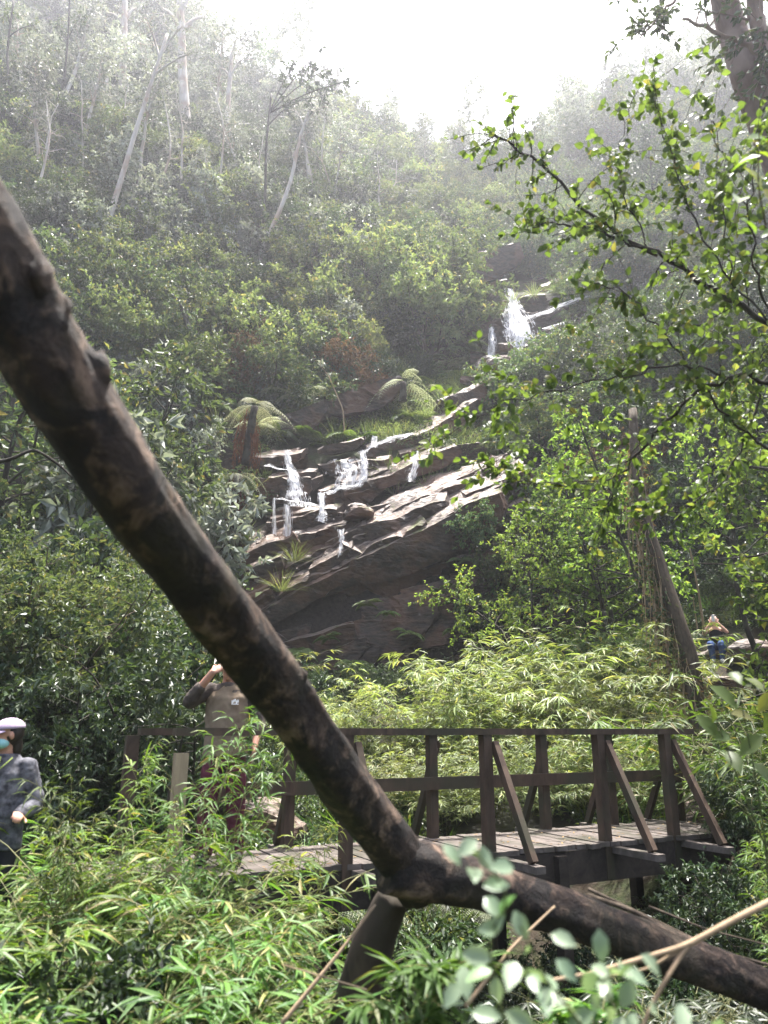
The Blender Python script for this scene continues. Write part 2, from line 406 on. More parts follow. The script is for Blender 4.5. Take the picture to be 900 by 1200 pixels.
broken(24, (300, 520, 540, 625), -.16, (30, 80), (.3, .65), (.5, 1.0), (.35, .7), lambda x, y: 22.3 + (610 - y) * .019)
broken(40, (470, 425, 640, 530), -.35, (30, 90), (.15, .5), (.5, 1.2), (.3, .7), hitY, lambda x, y: abs(y - (520 - .62 * (x - 470))) < 34, .22)
broken(60, (545, 265, 715, 432), -.25, (22, 70), (.25, .9), (.5, 1.4), (.25, .7), hitY, lambda x, y: abs(x - 630 - (350 - y) * .35) < 75, .26)
broken(10, (280, 300, 470, 500), -.1, (40, 80), (.4, 1.2), (.6, 1.4), (.2, .5), hitY, res=.26)
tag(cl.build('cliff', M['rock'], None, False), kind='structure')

def boulder(name, p, size, seed, label, group=None, rz=0.0):
    bm = bmesh.new(); bmesh.ops.create_icosphere(bm, subdivisions=4, radius=1)
    V = np.array([v.co[:] for v in bm.verts])
    r = 1 + .28 * fbm(V * 1.1 + seed * 7.7, 4)
    V = np.sign(V) * np.abs(V) ** .8 * r[:, None]
    V[:, 2] = np.where(V[:, 2] < -.5, -.5 - (V[:, 2] + .5) * .1, V[:, 2])
    V = V * np.asarray(size) + np.array([0, 0, .35 * size[2]])
    for v, q in zip(bm.verts, V): v.co = q
    me = bpy.data.meshes.new(name); bm.to_mesh(me); bm.free(); me.materials.append(M['rock'])
    o = bpy.data.objects.new(name, me); COL.objects.link(o); o.location = p; o.rotation_euler = (0, 0, rz)
    return tag(o, label, 'rock', group)
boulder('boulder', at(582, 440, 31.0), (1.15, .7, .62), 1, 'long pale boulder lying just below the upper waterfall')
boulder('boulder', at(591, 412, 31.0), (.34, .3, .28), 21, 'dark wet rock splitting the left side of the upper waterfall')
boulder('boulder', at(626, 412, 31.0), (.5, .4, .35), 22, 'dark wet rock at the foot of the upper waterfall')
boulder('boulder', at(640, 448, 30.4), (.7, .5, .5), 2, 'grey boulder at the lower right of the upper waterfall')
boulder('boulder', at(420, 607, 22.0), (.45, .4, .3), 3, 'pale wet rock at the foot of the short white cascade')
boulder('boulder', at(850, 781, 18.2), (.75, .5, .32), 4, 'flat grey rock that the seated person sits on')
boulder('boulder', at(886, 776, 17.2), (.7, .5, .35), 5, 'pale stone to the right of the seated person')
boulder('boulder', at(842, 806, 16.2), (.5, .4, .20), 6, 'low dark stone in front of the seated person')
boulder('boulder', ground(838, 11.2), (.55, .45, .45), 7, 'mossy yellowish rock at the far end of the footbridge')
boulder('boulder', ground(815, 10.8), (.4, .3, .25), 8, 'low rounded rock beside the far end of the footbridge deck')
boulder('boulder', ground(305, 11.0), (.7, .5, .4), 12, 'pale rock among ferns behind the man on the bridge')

# ------------------------------------------------------------------ waterfalls: torn layered sheets of falling water with loose drops
N = NT('white_water'); uv = N.n('ShaderNodeAttribute', attribute_name='flow'); sp3 = N.n('ShaderNodeSeparateXYZ'); N.l(uv.outputs['Vector'], sp3.inputs[0])
def flow_noise(su, sv, det, rough=.6):
    mp = N.n('ShaderNodeMapping'); mp.inputs['Scale'].default_value = (su, sv, 1); N.l(uv.outputs['Vector'], mp.inputs[0])
    x = N.n('ShaderNodeTexNoise'); x.inputs['Scale'].default_value = 1; x.inputs['Detail'].default_value = det; x.inputs['Roughness'].default_value = rough; x.inputs['Distortion'].default_value = .4
    N.l(mp.outputs[0], x.inputs['Vector']); return x.outputs[0]
a1 = flow_noise(13, .75, 5); a2 = flow_noise(2.6, 1.6, 3)
edge = N.math('POWER', N.math('ABSOLUTE', sp3.outputs[0]), 2.0)
f = N.math('SUBTRACT', N.math('ADD', N.math('MULTIPLY', a1, .75), N.math('MULTIPLY', a2, .55)), N.math('MULTIPLY', edge, .22))
al = N.ramp(f, [(.53, (0, 0, 0)), (.72, (1, 1, 1))])
p = N.bsdf((.86, .87, .89), .4, .4)
tr = N.n('ShaderNodeBsdfTranslucent'); tr.inputs[0].default_value = (.88, .89, .92, 1)
mx = N.n('ShaderNodeMixShader'); mx.inputs[0].default_value = .5; N.l(p, mx.inputs[1]); N.l(tr.outputs[0], mx.inputs[2])
tp = N.n('ShaderNodeBsdfTransparent'); m2 = N.n('ShaderNodeMixShader'); N.l(al, m2.inputs[0]); N.l(tp.outputs[0], m2.inputs[1]); N.l(mx.outputs[0], m2.inputs[2])
M['white_water'] = N.done(m2.outputs[0])
def fall(name, paths, label, seed):
    """paths: (list of (px, py, Y, half width in px), layers, drops)"""
    r = np.random.default_rng(seed); mb = MB(); fl_ = []
    for pts, lay, nd in paths:
        pts = np.array(pts, float); nv = 28; nu = 13; k = np.arange(len(pts)); tt = np.linspace(0, len(pts) - 1, nv)
        q = np.stack([np.interp(tt, k, pts[:, c]) for c in range(4)], -1)
        for _ in range(2): q[1:-1] = (q[:-2] + 2 * q[1:-1] + q[2:]) / 4
        u = np.linspace(-1, 1, nu)
        for L_ in range(lay):
            off = r.uniform(0, 50); V = []
            for (a, b, Y_, h), t_ in zip(q, tt):
                for uu in u:
                    w_ = vnoise(np.array([uu * 2 + off, t_ * 3, L_ * 7.0])); V.append(at(a + uu * h * (1 + .15 * w_), b + 2.0 * w_, Y_ - .12 * L_ - .18 * math.cos(uu * 1.5) + .12 * w_))
                    fl_.append((uu, t_ * 1.6 + off, off))
            kk = np.arange(nv - 1)[:, None] * nu + np.arange(nu - 1)[None]; mb.add(np.array(V), np.stack([kk, kk + 1, kk + nu + 1, kk + nu], -1))
        for _ in range(nd):
            i = r.integers(nv); a, b, Y_, h = q[i]; c = at(a + r.normal(0, .8) * h, b + r.normal(0, 2), Y_ - .25 - r.random() * .3); s_ = r.uniform(.006, .02)
            o = np.array([[1, 0, 0], [-1, 0, 0], [0, 1, 0], [0, -1, 0], [0, 0, 2.2], [0, 0, -2.2]]) * s_
            mb.add(c + o, None, [[0, 2, 4], [2, 1, 4], [1, 3, 4], [3, 0, 4], [2, 0, 5], [1, 2, 5], [3, 1, 5], [0, 3, 5]]); fl_ += [(0, 40.37, 0)] * 6
    o = mb.build(name, M['white_water'], None, True)
    at_ = o.data.attributes.new('flow', 'FLOAT_VECTOR', 'POINT'); at_.data.foreach_set('vector', np.array(fl_, np.float32).ravel())
    return tag(o, label, 'waterfall')
fall('waterfall', [([(596, 338, 33.6, 7), (601, 350, 33.2, 7), (603, 362, 32.7, 13), (609, 376, 32.1, 20), (611, 392, 31.6, 21), (607, 406, 31.3, 17), (605, 418, 31.2, 11)], 2, 90),
                   ([(590, 366, 33.0, 5), (598, 380, 32.3, 10), (600, 395, 31.9, 14)], 1, 10), ([(576, 384, 32.4, 4), (577, 400, 32.1, 6), (576, 419, 31.7, 6)], 2, 16),
                   ([(620, 372, 32.4, 6), (650, 362, 32.6, 9), (688, 346, 32.8, 7)], 2, 0), ([(640, 386, 32.0, 8), (668, 376, 32.2, 6)], 1, 4), ([(612, 408, 31.8, 14), (632, 412, 31.8, 8)], 1, 8)],
     'broad white upper waterfall fanning out over rocks high on the slope', 1)
fall('waterfall', [([(336, 527, 23.6, 4), (338, 545, 23.4, 6), (344, 560, 22.9, 10), (347, 579, 22.7, 11)], 2, 30), ([(312, 545, 23.2, 5), (338, 551, 23.0, 6)], 1, 0),
                   ([(347, 576, 22.4, 16), (350, 594, 22.0, 18)], 1, 20), ([(326, 584, 22.2, 6), (350, 588, 22.0, 8), (374, 592, 21.9, 6)], 1, 0),
                   ([(322, 585, 22.1, 3), (321, 626, 21.9, 4)], 1, 8), ([(337, 592, 22.0, 6), (336, 628, 21.8, 8)], 1, 10)],
     'thin white cascade stepping down beside the rusty tree fern', 2)
fall('waterfall', [([(408, 538, 23.3, 20), (411, 552, 23.1, 22), (409, 569, 22.9, 22)], 1, 30), ([(424, 529, 23.5, 5), (428, 545, 23.1, 5), (426, 560, 22.9, 6), (418, 570, 22.8, 8)], 2, 16), ([(446, 518, 23.7, 8), (432, 526, 23.5, 6), (425, 531, 23.4, 5)], 1, 4), ([(412, 568, 22.7, 18), (396, 574, 22.4, 12), (381, 579, 22.1, 8)], 1, 8)],
     'wide thin curtain of water in the middle of the lower cascade', 3)
fall('waterfall', [([(377, 577, 22.1, 6), (377, 592, 21.9, 5), (378, 602, 21.7, 6), (377, 611, 21.6, 9)], 2, 16)], 'short bright white spout of water above the slanting ledges', 4)
fall('waterfall', [([(488, 530, 22.6, 5), (486, 546, 22.4, 6), (480, 564, 22.1, 7)], 1, 16)], 'narrow broken trickle right of the wide water curtain', 5)
fall('waterfall', [([(400, 620, 20.9, 6), (400, 632, 20.8, 4), (398, 652, 20.7, 3)], 1, 12)], 'faint trickle dripping over the slanting ledge', 6)
fall('waterfall', [([(480, 508, 24.0, 8), (462, 513, 23.9, 9), (446, 519, 23.8, 8)], 2, 10), ([(440, 511, 24.0, 5), (438, 524, 23.7, 7)], 1, 6)], 'foamy run of water above the lower cascade', 7)
# ------------------------------------------------------------------ plants
UP = np.array([0, 0, 1.0])
def rnd_dir(r, n): return unit(r.normal(0, 1, (n, 3)))
def poly(r, p0, d, L, n, wob, grav=0.0):
    P = [np.asarray(p0, float)]; d = unit(d)
    for k in range(n - 1):
        d = unit(d + r.normal(0, wob, 3) + np.array([0, 0, grav])); P.append(P[-1] + d * L / (n - 1))
    return np.array(P)
def sample(P, t):
    t = np.asarray(t) * (len(P) - 1); i = np.minimum(t.astype(int), len(P) - 2); f = (t - i)[:, None]
    return P[i] * (1 - f) + P[i + 1] * f, unit(P[i + 1] - P[i])

def twig_leaves(r, lf, P, n, L, W, shape, droop, flat, t0=.15):
    q, d = sample(P, r.uniform(t0, 1, n) if n > 3 else np.linspace(t0, 1, n))
    side = rnd_dir(r, n); dirs = unit(d * .55 + side * .75 + np.array([0, 0, -droop]))
    nrm = unit(UP * flat + rnd_dir(r, n))
    s = r.uniform(.6, 1.15, n)
    lf.leaves(q, dirs, nrm, L * s, W * s, shape)

def grow(r, wood, lf, Hh=3.0, r0=.04, stems=1, nb=16, first=.3, bl=.9, sub=6, tl=.4, nl=10, L=.09, W=.04, shape='diamond',
         droop=.3, flat=.8, up=.5, lean=.1, prof=lambda t: 1.0, wob=.1, base=.1, wn=5, grav=-.03, twigs=True):
    for s in range(stems):
        a = r.uniform(0, 6.28); ln = lean * r.uniform(.4, 1.6)
        P = poly(r, [base * math.cos(a) * r.random(), base * math.sin(a) * r.random(), -.15], [ln * math.cos(a), ln * math.sin(a), 1], Hh * r.uniform(.75, 1.05) + .15, 10, wob)
        rr = r0 * np.linspace(1, .22, 10); rr[0] *= 1.3
        wood.tube(P, rr, wn + 2)
        a0 = r.uniform(0, 6.28)
        for k in range(nb):
            t = first + (1 - first) * ((k + r.uniform(0, 1)) / nb)
            q, d = sample(P, np.array([t])); q, d = q[0], d[0]
            az = a0 + k * 2.4 + r.normal(0, .3)
            bd = np.array([math.cos(az), math.sin(az), up + r.normal(0, .25)])
            ll = bl * prof(t) * r.uniform(.6, 1.2)
            B = poly(r, q, bd, ll, 6, wob * 1.6, grav)
            wood.tube(B, r0 * (.5 - .32 * t) * np.linspace(1, .25, 6), wn)
            for m in range(sub):
                tq, td = sample(B, np.array([r.uniform(.25, 1)])); tq, td = tq[0], td[0]
                T_ = poly(r, tq, td * .7 + rnd_dir(r, 1)[0] * .8, tl * r.uniform(.5, 1.2), 4, .15, grav * 2)
                if twigs: wood.tube(T_, r0 * .09 * np.linspace(1, .4, 4), 3)
                twig_leaves(r, lf, T_, nl, L, W, shape, droop, flat)

def root_plant(name, wood, lf, mw, ml, pn=('trunk', 'crown')):
    t = empty(name)
    if wood is not None and wood.v: wood.build(pn[0], mw, t, True)
    lf.build(pn[1], ml, t, False)
    return t

PR = {}
def proto(key, name, fn, mw, ml, pn=('trunk', 'crown'), n=2):
    PR[key] = []
    for k in range(n):
        r = np.random.default_rng(hash_(key) + k); wd, lf = MB(), MB(); fn(r, wd, lf, k)
        PR[key].append(dict(name=name, wood=(wd.mesh(pn[0], True) if wd.v else None), leaf=lf.mesh(pn[1]), pn=pn, mw=M[mw], ml=M[ml]))
        if PR[key][-1]['wood']: PR[key][-1]['wood'].materials.append(M[mw])
        PR[key][-1]['leaf'].materials.append(M[ml])
def hash_(s): return sum(ord(c) * (i + 3) for i, c in enumerate(s))

proto('euca', 'eucalyptus_tree', lambda r, w, l, k: grow(r, w, l, 9.5, .15, 1, 24, .50, 1.7, 8, .8, 10, .30, .085, droop=.75, flat=.2, up=.7, lean=.05, prof=lambda t: 1.25 - .8 * t, wob=.06, twigs=False), 'eucabark', 'silver', n=4)
proto('sapling', 'silver_sapling', lambda r, w, l, k: grow(r, w, l, 3.6, .035, 2, 16, .12, .85, 7, .55, 9, .22, .10, droop=.45, flat=.5, up=.6, lean=.12, prof=lambda t: 1.2 - .7 * t, wob=.08, twigs=False), 'bark', 'silver', n=3)
proto('soft', 'soft_shrub', lambda r, w, l, k: grow(r, w, l, 1.5, .03, 7, 9, .25, .7, 8, .4, 11, .13, .065, droop=.1, flat=.8, up=.5, lean=.55, wob=.12, base=.5, twigs=False), 'twig', 'soft', ('stem', 'foliage'), n=3)
proto('broad', 'broadleaf_shrub', lambda r, w, l, k: grow(r, w, l, 2.4, .035, 5, 12, .2, .75, 7, .45, 10, .15, .080, droop=.2, flat=.8, up=.5, lean=.4, wob=.1, base=.4, twigs=False), 'bark', 'broad', ('stem', 'foliage'), n=3)
proto('dark', 'dark_shrub', lambda r, w, l, k: grow(r, w, l, 2.3, .035, 6, 12, .15, .8, 8, .42, 11, .14, .065, droop=.35, flat=.7, up=.4, lean=.42, wob=.1, base=.4, twigs=False), 'bark', 'dark', ('stem', 'foliage'), n=3)
proto('bare', 'bare_sapling', lambda r, w, l, k: grow(r, w, l, 7.5, .085, 1, 9, .5, 1.1, 4, .6, 2, .10, .04, droop=.5, flat=.4, up=.9, lean=.14, wob=.12, prof=lambda t: 1.2 - .8 * t), 'eucabark', 'silver', n=3)
proto('tree', 'forest_tree', lambda r, w, l, k: grow(r, w, l, 6.5, .10, 1, 24, .25, 2.0, 9, .8, 11, .21, .105, droop=.25, flat=.8, up=.45, lean=.08, prof=lambda t: 1.25 - .75 * t, wob=.08, twigs=False), 'bark', 'broad', n=3)
proto('darktree', 'dark_tree', lambda r, w, l, k: grow(r, w, l, 6.0, .10, 1, 24, .2, 1.9, 9, .8, 11, .21, .10, droop=.4, flat=.7, up=.4, lean=.08, prof=lambda t: 1.25 - .75 * t, wob=.08, twigs=False), 'bark', 'dark', n=2)

def bamboo(r, w, l, culms, Hh, groups, per, L, W, lean, base, shape='long', grav=-.10, t0=.22, nod=.32):
    for c in range(culms):
        a = r.uniform(0, 6.28); rb = base * math.sqrt(r.random()); ln = lean * r.uniform(.2, 1.5); aa = a + r.normal(0, .5)
        h = Hh * r.uniform(.55, 1.08)
        P = poly(r, [rb * math.cos(a), rb * math.sin(a), -.1], [ln * math.cos(aa), ln * math.sin(aa), 1], h, 9, .06, grav * ln)
        # culms nod over towards the tip
        tt = np.linspace(0, 1, 9)[:, None]; P = P + np.array([math.cos(aa), math.sin(aa), -.55])[None] * h * nod * tt ** 3
        w.tube(P, .0045 * np.linspace(1, .35, 9) * (1 + Hh * .2), 4)
        for gq in range(groups):
            t = t0 + (1 - t0) * (gq + r.random()) / groups
            q, d = sample(P, np.array([t])); q, d = q[0], d[0]
            az = r.uniform(0, 6.28); sd = unit(d * .6 + np.array([math.cos(az), math.sin(az), .1]))
            B = poly(r, q, sd, .22 * r.uniform(.4, 1.2) * (1.2 - .5 * t) * (Hh / 1.5) ** .5, 4, .1, -.05)
            w.tube(B, .0022 * np.ones(4), 3)
            fan = np.cross(sd, UP); fan = unit(fan)
            n = per; ang = np.linspace(-1, 1, n) + r.normal(0, .2, n)
            dirs = unit(sd[None] * .7 + fan[None] * ang[:, None] * .75 + np.array([0, 0, -.28])[None] + r.normal(0, .18, (n, 3)))
            tq, _ = sample(B, np.clip(r.uniform(.4, 1, n), 0, 1))
            s = r.uniform(.55, 1.2, n)
            l.leaves(tq, dirs, unit(UP + .55 * rnd_dir(r, n)), L * s, W * s * r.uniform(.8, 1.2, n), shape, bend=.30, fold=.14)
proto('bamboo', 'bamboo_clump', lambda r, w, l, k: bamboo(r, w, l, 24, 1.35, 13, 5, .145, .0195, .34, .32), 'culm', 'bamboo', ('culms', 'foliage'), n=3)
proto('tallbamboo', 'bamboo_clump', lambda r, w, l, k: bamboo(r, w, l, 8, 2.2, 22, 5, .17, .022, .10, .16, t0=.42, nod=.16), 'culm', 'bamboo', ('culms', 'foliage'), n=3)
proto('thicket', 'bamboo_thicket', lambda r, w, l, k: bamboo(r, w, l, 34, 2.5, 17, 6, .19, .026, .40, .55), 'culm', 'bamboo_pale', ('culms', 'foliage'), n=3)

def frond(r, w, l, p0, az, Ln, rise, fall_, pairs=24, pl=.30, small=11, rad=.010, stem=None):
    tt = np.linspace(0, 1, 16)
    hor = Ln * (tt - .12 * tt ** 3); ver = Ln * (rise * tt - (fall_ + .25) * tt ** 1.9)
    d = np.array([math.cos(az), math.sin(az), 0]); sdv = np.array([-d[1], d[0], 0])
    P = np.asarray(p0) + d * hor[:, None] + UP * ver[:, None] + sdv * (Ln * .08 * r.normal() * tt ** 2)[:, None]
    (stem or w).tube(P, rad * np.linspace(1, .25, 16), 4)
    for sgn in (-1, 1):
        ts = np.linspace(.14, .985, pairs)
        q, dd = sample(P, ts)
        ln = pl * Ln * np.sin(np.clip(ts, 0, 1) ** .75 * 3.1) ** .8 + .02
        sd = unit(np.cross(dd, UP)) * sgn
        pd = unit(sd * 1.0 + dd * .42 + np.array([0, 0, -.22]))
        if small:
            for a, b, c, s_ in zip(q, pd, ln, dd):
                m = max(3, int(small * c / (pl * Ln) + 2)); u = np.linspace(.05, 1, m)
                cc = a + b * c * u[:, None] + np.array([0, 0, -.18]) * (c * u[:, None] ** 2)
                for g2 in (-1, 1):
                    ld = unit(s_ * g2 + b * .5 + np.array([0, 0, -.1])) * np.ones((m, 1))
                    l.leaves(cc, ld, np.tile(UP, (m, 1)) + .1 * r.normal(0, 1, (m, 3)), .105 * c * (1.15 - u * .85) + .006, .62 * c / m, 'diamond', .1, .05)
        else:
            l.leaves(q, pd, np.tile(UP, (pairs, 1)) + .12 * r.normal(0, 1, (pairs, 3)), ln, ln * .20 + .004, 'long', .25, .1)
def fern(r, w, l, k, n=9, Ln=.8, small=0, rise=.75, fall_=.6):
    for j in range(n): frond(r, w, l, [0, 0, 0], j * 2.4 + r.normal(0, .2), Ln * r.uniform(.7, 1.15), rise * r.uniform(.6, 1.3), fall_ * r.uniform(.8, 1.2), 20, .26, small, .006)
proto('fern', 'ground_fern', lambda r, w, l, k: fern(r, w, l, k), 'stem', 'fern', ('stalks', 'fronds'), n=2)
proto('bigfern', 'large_fern', lambda r, w, l, k: fern(r, w, l, k, 7, 1.35, 8), 'stem', 'fern_pale', ('stalks', 'fronds'), n=2)
def tuft(r, w, l, k, n=90, h=.55, wd=.014, drp=.5):
    a = r.uniform(0, 6.28, n); e = r.uniform(.3, 1.5, n); rad = .12 * np.sqrt(r.random(n))
    pos = np.stack([rad * np.cos(a), rad * np.sin(a), 0 * a - .03], -1); d = np.stack([np.cos(a) * np.cos(e), np.sin(a) * np.cos(e), np.sin(e)], -1)
    l.leaves(pos, d, np.tile(UP, (n, 1)) + .3 * r.normal(0, 1, (n, 3)), h * r.uniform(.5, 1.2, n), wd, 'long', drp, .1)
proto('tuft', 'grass_tussock', tuft, 'stem', 'soft', ('stem', 'blades'), n=2)

class Plant:                                     # one spot in the scene waiting for its label
    pass
PLANTS = []
def children(o): return [c for c in bpy.data.objects if c.parent is o]
def place(key, p, sc=1.0, rz=None, label=None, cat=None, group=None, var=None, ml=None, lean=(0, 0), sink=.05, name=None, pn=None):
    k = (var if var is not None else int(rng.integers(len(PR[key])))) % len(PR[key]); D = PR[key][k]
    t = empty(name or D['name'], (p[0], p[1], p[2] - sink), rng.uniform(0, 6.28) if rz is None else rz)
    t.rotation_euler[0] = lean[0]; t.rotation_euler[1] = lean[1]
    t.scale = (sc, sc, sc) if np.isscalar(sc) else sc
    pn = pn or D['pn']
    for me, nm in ((D['wood'], pn[0]), (D['leaf'], pn[1])):
        if me is None: continue
        o = bpy.data.objects.new(nm, me); COL.objects.link(o); o.parent = t
        if ml and nm == pn[1]:
            o.material_slots[0].link = 'OBJECT'; o.material_slots[0].material = M[ml]
    tag(t, label, cat, group)
    return t
CAT = dict(euca='tree', sapling='sapling', soft='shrub', broad='shrub', dark='shrub', bare='tree', tree='tree', darktree='tree', bamboo='bamboo', tallbamboo='bamboo', thicket='bamboo', fern='fern', bigfern='fern', tuft='grass tussock')

ORD = ['leftmost', 'second from the left', 'third from the left', 'fourth from the left', 'fifth from the left', 'sixth from the left', 'seventh from the left', 'eighth from the left',
       'ninth from the left', 'tenth from the left', 'eleventh from the left', 'twelfth from the left', 'thirteenth from the left', 'fourteenth from the left', 'fifteenth from the left']
def stand(key, spots, phrase, group, ml=None, size=(1, 1), depth=None, lean=.08, sink=.08, cat=None, name=None):
    """spots: (px, py) of the plant's foot, or (px, py, size); labelled from left to right"""
    spots = sorted(spots, key=lambda q: q[0]); out = []
    for j, q in enumerate(spots):
        p = hit(q[0], q[1]) if depth is None else at(q[0], q[1], hit(q[0], q[1])[1] + depth if depth < 0 else depth); s = q[2] if len(q) > 2 else rng.uniform(*size)
        o = ORD[j] if j < len(ORD) else None
        if len(spots) == 1: lab = phrase
        elif j == len(spots) - 1 and len(spots) > 2: lab = phrase + ', rightmost'
        else: lab = phrase + ', ' + o
        out.append(place(key, p, s, None, lab, cat or CAT[key], group, var=j, ml=ml, lean=(rng.normal(0, lean), rng.normal(0, lean)), sink=sink, name=name))
    return out

# --- upper left slope: silvery eucalypts, hazy against the sky
stand('euca', [(40, 250), (95, 205), (160, 235), (250, 180), (285, 235), (20, 150), (330, 225), (180, 120), (70, 130), (115, 150), (365, 235)], 'silvery eucalyptus high on the left slope', 'silvery eucalyptus trees on the upper left slope', size=(.8, 1.15))
stand('euca', [(390, 262), (440, 232), (490, 226), (545, 222)], 'slim hazy eucalyptus below the gap of sky', 'slim eucalyptus trees below the sky gap', size=(.6, .85))
stand('sapling', [(60, 300), (110, 320), (160, 290), (200, 330), (245, 300), (290, 335), (330, 300), (130, 260), (230, 255), (300, 265)], 'silver-leaved sapling among pale trunks on left slope', 'silver saplings on the left slope', size=(.9, 1.4))
stand('sapling', [(365, 320), (400, 300), (440, 300), (480, 285)], 'bluish silver sapling left of the upper waterfall', 'silver saplings left of the upper waterfall', size=(.75, 1.05))
stand('bare', [(25, 275), (55, 200), (70, 270), (105, 240), (135, 200), (240, 300), (170, 280), (200, 250), (260, 245), (325, 285), (375, 275), (405, 265), (435, 280), (460, 260)], 'thin pale almost leafless trunk on the upper slope', 'thin bare trunks on the upper slope', size=(.85, 1.15), lean=.12)
stand('darktree', [(660, 260), (720, 250), (775, 270), (840, 260), (890, 300)], 'dark hazy tree on the upper right slope', 'dark trees on the upper right slope', size=(.9, 1.25))
stand('tree', [(590, 232), (640, 228), (700, 200), (760, 190), (830, 190)], 'hazy green tree on the ridge right of the sky gap', 'trees on the ridge right of the sky gap', size=(.8, 1.0))
# --- middle of the slope: soft yellow-green shrubs over the cliff
stand('soft', [(340, 400), (385, 385), (425, 400), (470, 385), (505, 410), (540, 385), (365, 350), (450, 345), (515, 350)], 'soft yellow-green shrub on slope left of upper waterfall', 'soft shrubs left of the upper waterfall', size=(1.7, 2.3))
stand('soft', [(265, 405), (300, 385), (255, 350), (310, 440), (280, 470)], 'soft pale green shrub above the rusty tree fern', 'soft shrubs above the rusty tree fern', size=(1.3, 1.8))
stand('broad', [(560, 320), (610, 300), (670, 300), (560, 270), (640, 265), (500, 315)], 'green shrub on the slope above the upper waterfall', 'shrubs above the upper waterfall', size=(1.0, 1.4))
stand('broad', [(30, 360), (75, 390), (120, 360), (165, 395), (205, 420), (60, 440)], 'mid-green leafy shrub on the left bank above the leaning log', 'leafy shrubs on the left bank above the log', size=(1.1, 1.5))
stand('sapling', [(150, 470), (190, 520), (225, 480), (235, 570), (200, 600)], 'glossy grey-green sapling between leaning log and tree fern', 'saplings between the log and the tree fern', size=(.55, .8))
stand('dark', [(370, 470), (410, 465), (455, 470), (495, 445)], 'dark shrub on the brown bank above the lower cascade', 'dark shrubs above the lower cascade', size=(.5, .8))
# --- tall trees on the left bank, seen above the leaning log
def row(key, spots, phrase, group, ml=None, cat=None, lean=.06, name=None):
    """spots: (px, Y, size) on the ground"""
    spots = sorted(spots, key=lambda q: q[0])
    for j, (px, Y_, s) in enumerate(spots):
        lab = phrase if len(spots) == 1 else phrase + ', ' + ('rightmost' if j == len(spots) - 1 and len(spots) > 2 else ORD[j])
        place(key, ground(px, Y_), s, None, lab, cat or CAT[key], group, var=j, ml=ml, lean=(rng.normal(0, lean), rng.normal(0, lean)), name=name)
row('tree', [(-20, 15.5, 1.15), (60, 17, 1.15), (125, 19, 1.2), (185, 20.5, 1.05), (230, 21.5, .75)], 'leafy green tree on the left bank above the leaning log', 'leafy trees on the left bank')
row('sapling', [(90, 16, 1.9), (160, 18.5, 1.7), (215, 20, 1.5)], 'grey-green glossy tree on the left bank between leafy green trees', 'grey-green trees on the left bank', 'silver', 'tree', name='grey_green_tree')
# --- brown dry growth
stand('soft', [(262, 445), (280, 465), (300, 430)], 'brown dry tangle of stems hanging above the rusty tree fern', 'brown tangles above the tree fern', 'dry', size=(.9, 1.2), name='dry_shrub')
stand('soft', [(398, 460), (418, 445), (440, 478)], 'brown dry bush hanging over the lower cascade', 'brown bushes above the lower cascade', 'dry', size=(.8, 1.1), name='dry_shrub')
stand('broad', [(685, 600), (712, 640), (735, 590)], 'brownish dry-leaved shrub left of the vine-covered trunk', 'brownish shrubs by the vine-covered trunk', 'dry', size=(.7, .95), name='dry_shrub')
# --- right slope
stand('broad', [(600, 500), (640, 480), (690, 470), (650, 540), (700, 530), (610, 560)], 'green vine-hung shrub right of the lower cascade', 'green shrubs right of the lower cascade', size=(.9, 1.25))
stand('broad', [(640, 620), (690, 620), (720, 660), (620, 660), (660, 690)], 'leafy shrub hanging beside the dark rock face', 'leafy shrubs beside the dark rock face', size=(.7, 1.0))
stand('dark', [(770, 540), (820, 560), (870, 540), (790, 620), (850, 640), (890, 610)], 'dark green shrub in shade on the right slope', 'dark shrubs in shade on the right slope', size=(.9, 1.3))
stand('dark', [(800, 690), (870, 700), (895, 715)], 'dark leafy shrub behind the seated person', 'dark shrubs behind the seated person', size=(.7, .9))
stand('darktree', [(760, 440), (830, 430), (885, 450)], 'shadowy dark tree on the middle right slope', 'dark trees on the middle right slope', size=(.7, .9))
# --- bamboo thicket beyond the bridge
row('thicket', [(470, 14.5, .8), (520, 14.2, 1.0), (570, 14.6, 1.2), (625, 14.8, 1.35), (680, 15.2, 1.4), (735, 14.2, 1.2)], 'tall feathery pale bamboo in row behind the footbridge', 'tall bamboo behind the footbridge')
row('thicket', [(455, 12.0, .55), (510, 11.8, .65), (560, 12.0, .7), (610, 12.0, .75), (660, 12.2, .75), (710, 12.3, .75), (750, 12.0, .65)], 'lower bamboo clump in front row behind the footbridge', 'lower bamboo behind the footbridge')
row('thicket', [(660, 17.5, 1.0), (700, 17.0, 1.15)], 'bamboo climbing toward the vine-covered leaning trunk', 'bamboo near the vine-covered trunk', 'bamboo')
row('thicket', [(375, 14.5, .8), (200, 13.5, .9), (240, 14.5, .95)], 'bright bamboo clump at the foot of the cliff beside the log', 'bamboo at the foot of the cliff', 'bamboo_pale')
row('dark', [(300, 17.5, .5), (350, 18.0, .5), (385, 19.6, .35), (420, 18.6, .5), (455, 19.9, .35), (485, 18.8, .45), (515, 19.8, .4), (540, 18.8, .5), (580, 19.6, .5)], 'low dark shrub under the overhanging rock face', 'dark shrubs under the rock face')
